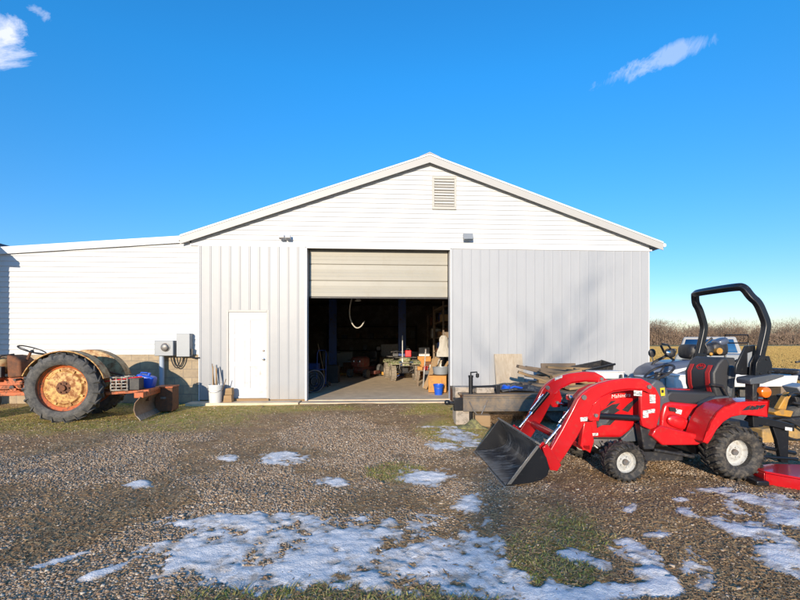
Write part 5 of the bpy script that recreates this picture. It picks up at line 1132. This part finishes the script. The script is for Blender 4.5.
mb = MB(); mb.box((-.08, .05, .36), (.16, .12, .22)); mb.cyl((-.25, .05, .38), (-.08, .05, .38), .03); mb.sup((-.27, .05, .39), (.05, .05, .045), .8); mb.build('hitch', M['black'], t, bevel=.01)
mb = MB(); mb.tube([(.10, -.05, .42), (.18, -.07, .25), (.28, -.06, .14), (.36, -.05, .30), (.42, -.04, .44)], .012, 6); mb.build('chain', M['steel'], t)
mb = MB(); mb.cyl((.16, .12, .05), (.16, .12, .82), .038, n=14); mb.cyl((.16, .12, .82), (.16, .12, .86), .045); mb.cyl((.16, .12, .85), (.16, .12, .92), .012); mb.tube([(.16, .12, .91), (.26, .08, .92), (.27, .08, .85)], .012, 8); mb.lathe([(0, -.045), (.03, -.03), (.03, .03), (0, .04)], (.27, .08, .86), 'z', 10); mb.build('jack', M['black'], t)
mb = MB(); mb.cyl((.2, .12, .655), (.62, .12, .67), .018); mb.box((.64, .12, .61), (.07, .07, .16)); mb.build('jack_brace', M['black'], t, bevel=.006)
for s in (0,):
    for y_ in (.15, 1.4): mb = MB(); mb.lathe([(0, -.07), (.15, -.08), (.25, -.08), (.28, -.03), (.28, .03), (.25, .08), (.15, .08), (0, .07)], (1.75, y_, .27), 'y', 24); mb.build('wheel', M['rubber_old'], t)
blk = mat('pale_block', (.50, .42, .33), .9, dirt=(.30, .25, .19), dl=.55, dsc=6, bst=.4)
k = 0
for (x_, Y_, z_, s_, lb) in ((461.5, 7.62, .0, (.24, .2, .33), 'pale concrete block standing under the trailer hitch'), (463, 7.95, .33, (.34, .26, .3), 'pale concrete block behind the trailer hitch, raised on another'), (463, 7.95, .0, (.34, .26, .325), 'lower pale block under the raised one behind the hitch'), (484, 7.72, .62-.08, (.32, .2, .10), 'pale wooden block lying on the trailer deck by the jack')):
    p = at(x_, Y_, z_); t = thing('concrete_block' if k < 3 else 'wood_block', lb, 'block', p, R(4)); mb = MB(); mb.box((0, 0, s_[2]/2), s_); mb.build('block', blk, t, bevel=.012); k += 1
p = at(482, 7.5); t = thing('wood_block', 'orange-tan timber block on the ground under the trailer beam', 'wood block', p, R(-6)); mb = MB(); mb.box((0, 0, .10), (.26, .35, .20)); mb.build('block', M['woodl'], t, bevel=.012)
p = at(472, 7.3); t = thing('rag_heap', 'greenish old rag heap by the concrete block', 'rag', p); mb = MB(); mb.grid(lambda u, v: (-.25+.5*u, -.15+.3*v, .10*math.sin(u*math.pi)*math.sin(v*math.pi)*(1+.5*math.sin(11*u+3*v))), 16, 10); mb.build('cloth', mat('mossy_cloth', (.30, .27, .10), .95, dirt=(.16, .14, .07), dl=.5, dsc=14, bst=.8), t, solid=.006)
# leaning board
p = at(513, 10.25); t = thing('leaning_board', 'weathered plywood sheet leaning upright against the off-white panel', 'board', (p.x, 10.35, 0), TB)
mb = MB(); mb.box((0, .17, .62), (.70, .022, 1.10), (-14, 0, 0)); mb.build('sheet', M['ply'], t, bevel=.003)
# blue tool
p = at(506, 7.9, .54); t = thing('blue_strap', 'bright blue rolled strap with a dark handle on the trailer deck', 'strap', p)
mb = MB()
for k in range(3): mb.tube([(.07*math.cos(a)*(1-.12*k), .10*math.sin(a)*(1-.1*k), .03+.03*k+.01*math.sin(3*a+k)) for a in np.linspace(0, 6.283, 17)[:-1]], .022, 8, closed=True)
mb.tube([(.05, .02, .05), (.15, .0, .09), (.3, .0, .06)], .02, 8); mb.build('strap', M['blue'], t); mb = MB(); mb.tube([(.1, .05, .06), (.35, .08, .08), (.5, .1, .14)], .016, 8); mb.build('handle', M['blackp'], t)
p = at(522, 8.2, .54); t = thing('folded_tarp', 'folded black and grey tarp on the trailer deck', 'tarp', p, R(6))
mb = MB(); mb.grid(lambda u, v: (-.55+1.1*u, -.45+.9*v, .02+.10*(math.sin(u*3.14)*math.sin(v*3.14))**.5*(.7+.3*math.sin(13*u+5*v))+.02*math.sin(22*v+6*u)), 30, 20); mb.build('sheet', mat('dark_tarp', (.035, .037, .042), .5, dirt=(.22, .20, .16), dl=.58, dsc=6, bst=.4), t, solid=.01)
# lumber pile
rl = random.Random(8); z = .0
for r_ in range(9):
    for c_ in range(4):
        Y_ = 8.9+.16*c_+rl.uniform(-.03, .03); wd_, th = rl.uniform(.12, .17), rl.uniform(.04, .075); ln_ = rl.uniform(1.2, 1.9) if r_ < 7 else rl.uniform(.8, 1.3)
        q = thing('lumber', 'weathered brown plank in the lumber pile behind the red loader arms', 'plank', (3.55+rl.uniform(-.25, .2), Y_+.1*(r_ % 2), .05+z+.035), R(rl.uniform(-7, 7)), 'planks in the lumber pile')
        q.rotation_euler = (R(rl.uniform(-3, 3)), R(rl.uniform(-2.5, 3.5) if r_ > 5 else rl.uniform(-1, 1)), R(rl.uniform(-6, 6)))
        mb = MB(); mb.box((0, 0, 0), (ln_, wd_, th)); mb.build('plank', M['wood'] if rl.random() < .75 else M['woodl'], q, bevel=.004)
    z += .082
for k, (x_, y_, Y_, an, ln_, lb) in enumerate(((541, 372, 8.7, 14, 1.0, 'long grey-brown plank slanting down to the right, lowest on the left of the pile'), (552, 371, 8.9, 8, 1.1, 'brown plank slanting gently over the top of the pile'), (562, 374, 8.6, -12, .75, 'tan plank crossing the pile the other way'), (548, 379, 8.5, 10, .9, 'thick tan timber at the front of the pile'))):
    p = P(x_, y_, Y_); q = thing('lumber', lb, 'plank', p); q.rotation_euler = (0, R(an), R(5-3*k)); mb = MB(); mb.box((0, 0, 0), (ln_, .15, .06)); mb.build('plank', M['wood'] if k != 2 else M['woodl'], q, bevel=.005)
for k, (x_, y_, Y_, an, r_, ln_, lb) in enumerate(((566, 376, 8.35, -6, .055, .6, 'round pale log lying on the lumber pile nearest the loader arm'), (556, 383, 8.3, 4, .06, .7, 'short thick log half under the slanting planks'), (580, 381, 8.4, 12, .045, .55, 'thin log sticking out of the right end of the pile'))):
    p = P(x_, y_, Y_); q = thing('log', lb, 'log', p); q.rotation_euler = (0, R(an), R(8-9*k)); mb = MB(); mb.tube([(-ln_/2, 0, 0), (-.1, .01, .01), (.1, -.01, 0), (ln_/2, 0, .01)], [r_, r_*1.06, r_*.97, r_*.9], 14); mb.build('stem', M['woodl'], q)
for k, (x_, y_, Y_, an, ln_, w_, lb) in enumerate(((537, 378, 8.3, 18, .75, .12, 'dark plank end poking out at the far left of the pile'), (545, 385, 8.2, 3, .9, .2, 'wide flat board under the slanting planks'), (570, 368, 9.0, 3, 1.0, .12, 'long thin plank lying level on top of the pile'), (553, 376, 8.4, 22, .6, .1, 'short steep plank across the front of the pile'), (588, 386, 8.1, -4, .9, .15, 'plank lying behind the red boom, right of the logs'))):
    p = P(x_, y_, Y_); q = thing('lumber', lb, 'plank', p); q.rotation_euler = (R(4), R(an), R(-6+5*k)); mb = MB(); mb.box((0, 0, 0), (ln_, w_, .045)); mb.build('plank', M['wood'] if k % 2 else M['woodl'], q, bevel=.004)
p = P(559, 372, 9.5); q = thing('brown_board', 'wide upright brown board at the back of the lumber pile', 'board', (p.x, 9.5, 0), R(3)); mb = MB(); mb.box((0, 0, .62), (.78, .04, .72), (-8, 0, 0)); mb.build('board', M['wood'], q, bevel=.005)
# black tote and neighbours
p = P(592, 371, 8.9); q = thing('black_tote', 'dented black plastic tote tilted on the heap behind the loader', 'tote', p); q.rotation_euler = (R(8), R(-9), R(4))
mb = MB(); mb.prism([(-.36, .10), (-.30, -.18), (.28, -.18), (.36, .14), (.33, .15), (.26, -.15), (-.27, -.15), (-.33, .11)], -.22, .22); mb.prism([(-.35, .12), (-.3, -.17), (.28, -.17), (.35, .14)], .19, .218); mb.prism([(-.35, .10), (-.3, -.17), (.28, -.17), (.35, .14)], -.218, -.19); mb.build('shell', M['blackp'], q, bevel=.01)
mb = MB(); mb.box((0, -.24, .115), (.74, .04, .04), (0, -3, 0)); mb.build('rim', M['black'], q, bevel=.008)
p = P(577, 383, 8.5); q = thing('crate', 'old wooden crate under the black tote', 'crate', (p.x+.2, 8.9, 0)); mb = MB()
for k in range(5): mb.box((0, -.3, .1+k*.145), (1.1, .03, .12)); mb.box((-.55, 0, .1+k*.145), (.03, .58, .12)); mb.box((.55, 0, .1+k*.145), (.03, .58, .12))
mb.box((0, 0, .76), (1.1, .6, .02)); mb.build('slats', M['wood'], q, bevel=.004)
for sx in (-1, 1): mb = MB(); mb.box((sx*.5, -.27, .38), (.05, .03, .74)); mb.build('corner_post', M['wood'], q)
p = P(605, 374.5, 8.0); q = thing('white_box', 'long white plastic box lying behind the tractor hood', 'box', p, R(5)); mb = MB(); mb.box((0, 0, -.01), (.56, .3, .12)); mb.build('shell', M['white'], q, bevel=.015); mb = MB(); mb.box((.0, 0, .06), (.58, .32, .02)); mb.build('lid', M['white'], q, bevel=.006)
# engine-like scrap behind the hood
p = P(632, 376, 7.9); q = thing('scrap_engine', 'greasy grey engine with pipes behind the tractor hood', 'engine', (p.x, 7.9, 0)); z0 = p.z
mb = MB(); mb.box((0, 0, z0-.25), (.5, .4, .36)); mb.build('block', M['steel'], q, bevel=.02); mb = MB(); re = random.Random(4)
for k in range(16): 
    c0 = Vector((re.uniform(-.32, .32), re.uniform(-.2, .15), z0-.08+re.uniform(-.05, .10))); mb.tube([c0, c0+Vector((re.uniform(-.1, .1), re.uniform(-.1, .1), re.uniform(0, .08))), c0+Vector((re.uniform(-.2, .2), 0, re.uniform(-.02, .08)))], re.uniform(.012, .028), 8)
mb.build('pipes', M['galv'], q); mb = MB()
for k in range(5): mb.cyl((-.25+.12*k, -.1, z0-.1), (-.25+.12*k, -.1, z0+re.uniform(.0, .07)), .03, .02, 10)
mb.build('plugs', M['blackp'], q); mb = MB()
for sx in (-1, 1): mb.box((sx*.2, 0, (z0-.43)/2), (.08, .35, z0-.43))
mb.build('stand', M['rust'], q)
for k, (x_, y_, s_) in enumerate(((622, 368, 1), (598, 366, -1))): pass
# round mirror on a stalk and quad bike behind the tractor
def Q3(x, y, Y): return P(x, y, Y)
q = thing('blue_quad_bike', 'blue-grey quad bike with tall handlebar parked behind the red tractor hood', 'quad bike', at(672, 7.3)); ox = q.location
def V_(x, y, Y): p = P(x, y, Y); return Vector((p.x-ox.x, p.y-ox.y, p.z))
mb = MB(); mb.prism([tuple(V_(x, y, 7.1).xz) for x, y in ((646, 377), (650, 369), (660, 364), (675, 361), (690, 360), (697, 362), (697, 376), (690, 384), (655, 386))], -.28, .28); mb.build('hood', M['navy'], q, bevel=.07, seg=4)
mb = MB(); mb.prism([tuple(V_(x, y, 7.1).xz) for x, y in ((662, 371), (683, 367), (684, 368.5), (672, 373))], -.31, -.286); mb.build('stripe', M['sticker'], q)
mb = MB(); mb.tube([V_(648, 372, 7.3), V_(654, 362, 7.25), V_(664, 357, 7.2), V_(672, 352, 7.2)], .022, 8); mb.tube([V_(661, 346, 7.0), V_(664, 352, 7.1), V_(671, 358, 7.2), V_(674, 360, 7.3)], .018, 8); mb.tube([V_(662, 344, 6.9), V_(668, 345, 7), V_(673, 352, 7.2)], .014, 8); mb.build('handlebar', M['blackp'], q)
mb = MB(); mb.sup(V_(670, 353, 7.15), (.075, .07, .075), .7); mb.build('headlight_housing', M['blackp'], q); mb = MB(); mb.sup(V_(668.5, 353, 7.08), (.04, .02, .04), .9); mb.build('headlight', M['chrome'], q)
mb = MB(); mb.sup(V_(652, 353, 7.3), (.062, .02, .072), .9); mb.cyl(V_(652, 356, 7.3), V_(655, 368, 7.25), .01, n=8); mb.build('mirror', M['blackp'], q)
mb = MB(); mb.sup(V_(690, 351.5, 7.4), (.13, .2, .13), .6); mb.build('seat', M['blackp'], q)
for x_ in (650, 700):
    for dy in (-.3, .35): mb = MB(); c0 = V_(x_, 400, 7.2); mb.lathe([(0, -.08), (.15, -.1), (.26, -.1), (.29, -.04), (.29, .04), (.26, .1), (.15, .1), (0, .08)], (c0.x, c0.y+dy, .29), 'y', 24); mb.build('wheel', M['rubber_old'], q)
mb = MB(); c0 = V_(650, 0, 7.2); c1 = V_(700, 0, 7.2); mb.span(c0.x, c1.x, -.15, .1, .35, .72); mb.build('frame', M['blackp'], q, bevel=.02)
# pickup truck farther back
TYp = 13.0; q = thing('pickup_truck', 'white pickup truck with blue sky reflection painted into its windows seen end-on behind the red tractor', 'pickup truck', at(711, TYp), R(-34)); q.scale = (.93, .93, .97)
s_ = TYp/F; ox = q.location
def zz(y): return CH-(y-HZ)*s_
mb = MB(); mb.prism([(-.98, .45), (-1.0, 1.0), (-.92, 1.12), (.92, 1.12), (1.0, 1.0), (.98, .45)], 0, 5.0); mb.build('body', M['galv'], q, bevel=.05, seg=3)
mb = MB(); zt_ = zz(334.5); mb.add([(-.93, 1.5, 1.1), (.93, 1.5, 1.1), (.93, 3.3, 1.1), (-.93, 3.3, 1.1), (-.76, 1.85, zt_), (.76, 1.85, zt_), (.76, 3.0, zt_), (-.76, 3.0, zt_)], [(0, 1, 5, 4), (1, 2, 6, 5), (2, 3, 7, 6), (3, 0, 4, 7), (4, 5, 6, 7), (3, 2, 1, 0)]); mb.build('cab', M['trimg'], q, bevel=.05, seg=3)
winm = mat('painted_sky_glass', (.03, .11, .25), .12, coat=.4, bst=0); zw = zt_-.09  # mirrored blue sky is put into the glass colour
f_ = lambda x, z: (x, 1.5+.35*(z-1.1)/(zt_-1.1)-.012, z)
mb = MB(); mb.add([f_(-.80, 1.14), f_(.80, 1.14), f_(.69, zw), f_(-.69, zw)], [(0, 1, 2, 3)]); mb.build('windshield', winm, q, solid=.008)
mb = MB(); mb.span(-.8, .8, -.03, .0, .55, .95); mb.build('grille', M['blackp'], q, bevel=.02)
for sx in (-1, 1):
    mb = MB(); mb.sup((sx*.82, -.02, .85), (.13, .04, .09), .5); mb.build('headlight', M['chrome'], q); mb = MB(); mb.sup((sx*1.08, 1.75, 1.18), (.10, .05, .08), .5); mb.build('mirror', M['blackp'], q)
    for y_ in (.9, 4.1): mb = MB(); mb.lathe([(0, -.1), (.2, -.11), (.34, -.11), (.37, -.05), (.37, .05), (.34, .11), (.2, .11), (0, .1)], (sx*.86, y_, .37), 'x', 28); mb.build('wheel', M['rubber'], q)
mb = MB(); mb.span(-.95, .95, -.1, -.0, .38, .52); mb.build('bumper', M['chrome'], q, bevel=.02)
quad(at(737, 9.4), R(-25), 'black quad bike facing the camera behind the tractor roll bar', M['blackp'], M['black'])
quad(at(800, 9.0), R(20), 'dark blue quad bike at the right edge behind the white trough', M['navy'], M['steel'])
# dark tube rack behind the seat
q = thing('tube_rack', 'thin black rectangular tube rack standing behind the tractor seat', 'rack', at(736, 8.6)); ox = q.location
mb = MB(); c = [V_(725, 335, 8.6), V_(748, 335, 8.6), V_(748, 343, 8.6), V_(725, 343, 8.6)]; mb.tube(c, .016, 6, closed=True); mb.cyl(c[2], (c[2].x, 0, 0), .018, n=8); mb.cyl(c[3], (c[3].x, 0, 0), .018, n=8); mb.build('frame', M['black'], q)
# second machine: dark cluster over the seat
q = thing('pressure_washer', 'black motor with a blue cap standing behind the tractor seat', 'motor', at(719, 7.0)); ox = q.location
mb = MB(); mb.sup(V_(720, 342, 7.0), (.10, .10, .06), .6, (0, -20, 0)); mb.build('cap', M['navy'], q)
mb = MB(); mb.sup(V_(717, 349, 7.0), (.14, .1, .11), .55); mb.sup(V_(708, 350, 6.95), (.07, .07, .09), .6); mb.tube([V_(711, 356, 6.9), V_(705, 344, 6.9), V_(712, 338, 6.9)], .018, 8); mb.build('motor', M['blackp'], q)
mb = MB(); mb.cyl(V_(717, 351, 6.9), V_(717, 351, 6.9)+Vector((0, -.06, 0)), .05, n=16); mb.build('fitting', M['ochre'], q); mb = MB(); mb.sup(V_(711, 354, 6.85), (.025, .02, .025), .8); mb.build('fitting', M['ochre'], q)
mb = MB(); mb.box((0, 0, .6), (.3, .3, 1.2)); mb.build('stand', M['dark'], q, bevel=.02)
# long white hull / panel
q = thing('long_panel', 'long low white plastic trough lying behind the red tractor', 'panelling', at(755, 7.4), R(4)); z1 = P(755, 375, 7.4).z; z0 = P(755, 386, 7.4).z
mb = MB(); mb.prism([(-.17, z1), (-.13, z0), (.13, z0), (.17, z1), (.15, z1), (.11, z0+.02), (-.11, z0+.02), (-.15, z1)], -.98, .62, 0); mb.build('shell', M['white'], q, bevel=.006)
mb = MB()
for x_ in (-.8, .4): mb.box((x_, 0, z0/2), (.1, .25, z0-.004))
mb.build('trestle', M['wood'], q)
q = thing('white_crate', 'white plastic crate seen between the steering wheel and seat', 'crate', at(677, 6.7)); zc_ = P(677, 375.5, 6.7).z
mb = MB(); mb.span(-.13, .13, -.15, .15, zc_-.2, zc_); mb.build('shell', M['white'], q, bevel=.02); mb = MB(); mb.span(-.14, .14, -.16, .16, zc_, zc_+.02); mb.build('lid', M['trim'], q, bevel=.005); mb = MB(); mb.span(-.12, .12, -.12, .12, 0, zc_-.205); mb.build('pedestal', M['galv'], q)
q = thing('grey_bin', 'pale grey bin behind the steering wheel', 'bin', at(650, 6.9)); zc_ = P(650, 377, 6.9).z
mb = MB(); mb.span(-.16, .16, -.15, .15, 0, zc_); mb.build('shell', M['galv'], q, bevel=.02); mb = MB(); mb.span(-.17, .17, -.16, .16, zc_, zc_+.02); mb.build('lid', M['trim'], q, bevel=.005)
# ochre machine at the right edge
q = thing('ochre_machine', 'faded ochre yellow farm machine with hoses at the right edge behind the tractor', 'farm machine', at(785, 6.3), R(6)); ox = q.location
def E(pts, Y): return [tuple(Vector((P(x, y, Y).x-ox.x, P(x, y, Y).z))) for x, y in pts]
mb = MB(); mb.prism(E([(757, 428), (815, 423), (825, 446), (825, 456), (757, 449)], 6.3), -.05, .35); mb.build('lower_panel', mat('tan_machine_panel', (.44, .27, .09), .6, dirt=(.28, .19, .09), dl=.52, dsc=3), q, bevel=.015)
mb = MB(); mb.prism(E([(770, 412), (779, 409), (792, 411), (789, 417), (773, 415)], 6.2), -.12, .12); mb.prism(E([(776, 409), (784, 397), (788, 392), (792, 394), (788, 400), (785, 410)], 6.2), -.1, -.02); mb.build('arm', M['ochre'], q, bevel=.012)
mb = MB(); mb.prism(E([(772, 418), (830, 414), (830, 423), (772, 427)], 6.3), -.1, .3); mb.prism(E([(790, 396), (830, 392), (830, 408), (796, 412)], 6.4), .0, .3); mb.build('chassis', M['blackp'], q, bevel=.015)
mb = MB()
for k, (a, b, c_) in enumerate((((770, 420), (783, 418), (806, 432)), ((783, 395), (792, 391), (812, 398)), ((775, 432), (790, 440), (812, 438)), ((787, 402), (798, 404), (815, 402)))): mb.tube(chaikin([Vector((e[0], -.14-.01*k, e[1])) for e in E((a, b, c_), 6.2)], 2), .016, 8)
mb.build('hoses', M['cble'], q)
mb = MB(); mb.prism(E([(785, 386), (797, 383), (815, 388), (812, 394), (792, 394)], 6.4), -.1, .15); mb.build('cover', M['galv'], q, bevel=.02)
mb = MB(); mb.lathe([(0, -.08), (.12, -.1), (.24, -.1), (.27, -.04), (.27, .04), (.24, .1), (.12, .1), (0, .08)], (.35, .1, .27), 'y', 24); mb.build('wheel', M['rubber_old'], q)
for k in range(7):
    x_, y_ = re.uniform(782, 812), re.uniform(378, 390); p = P(x_, y_, 7.3+.1*k); lbs = ['white broken plastic sheet', 'pale blue plastic piece', 'grey metal scrap', 'tan wood scrap', 'small white box', 'dark scrap piece', 'ochre scrap piece'][k]
# red mower deck in the right corner
q = thing('mower_deck', 'bright red rotary mower deck on the ground at the right edge', 'mower deck', at(802, 4.36), R(-6)); ox = q.location
yk = 4.6
def E2(pts, Y): return [(P(x, y, Y).x-ox.x, P(x, y, Y).z) for x, y in pts]
t0 = [(-.36, -.02), (-.12, -.26), (1.0, -.26), (1.1, .28), (-.1, .28), (-.36, .16)]
mb = MB(); mb.prism(t0, .115, .135, 2); mb.build('deck_top', M['red'], q, bevel=.006)
mb = MB(); n_ = len(t0)
for i in range(n_):
    a, b = Vector(t0[i]), Vector(t0[(i+1) % n_]); d = b-a; mb.box(((a.x+b.x)/2, (a.y+b.y)/2, .06), (d.length-.004, .012, .108), (0, 0, math.degrees(math.atan2(d.y, d.x))))
mb.build('skirt', M['red'], q, bevel=.003)
mb = MB(); mb.box((.5, 0, .19), (.3, .3, .11)); mb.cyl((.5, 0, .24), (.5, 0, .3), .05); mb.build('gearbox', M['blackp'], q, bevel=.02)
mb = MB(); mb.box((.35, 0, .05), (.9, .06, .012)); mb.build('cutter_blade', M['steel'], q); mb = MB(); mb.box((-.43, .05, .03), (.12, .3, .05)); mb.build('skid', M['black'], q, bevel=.01)
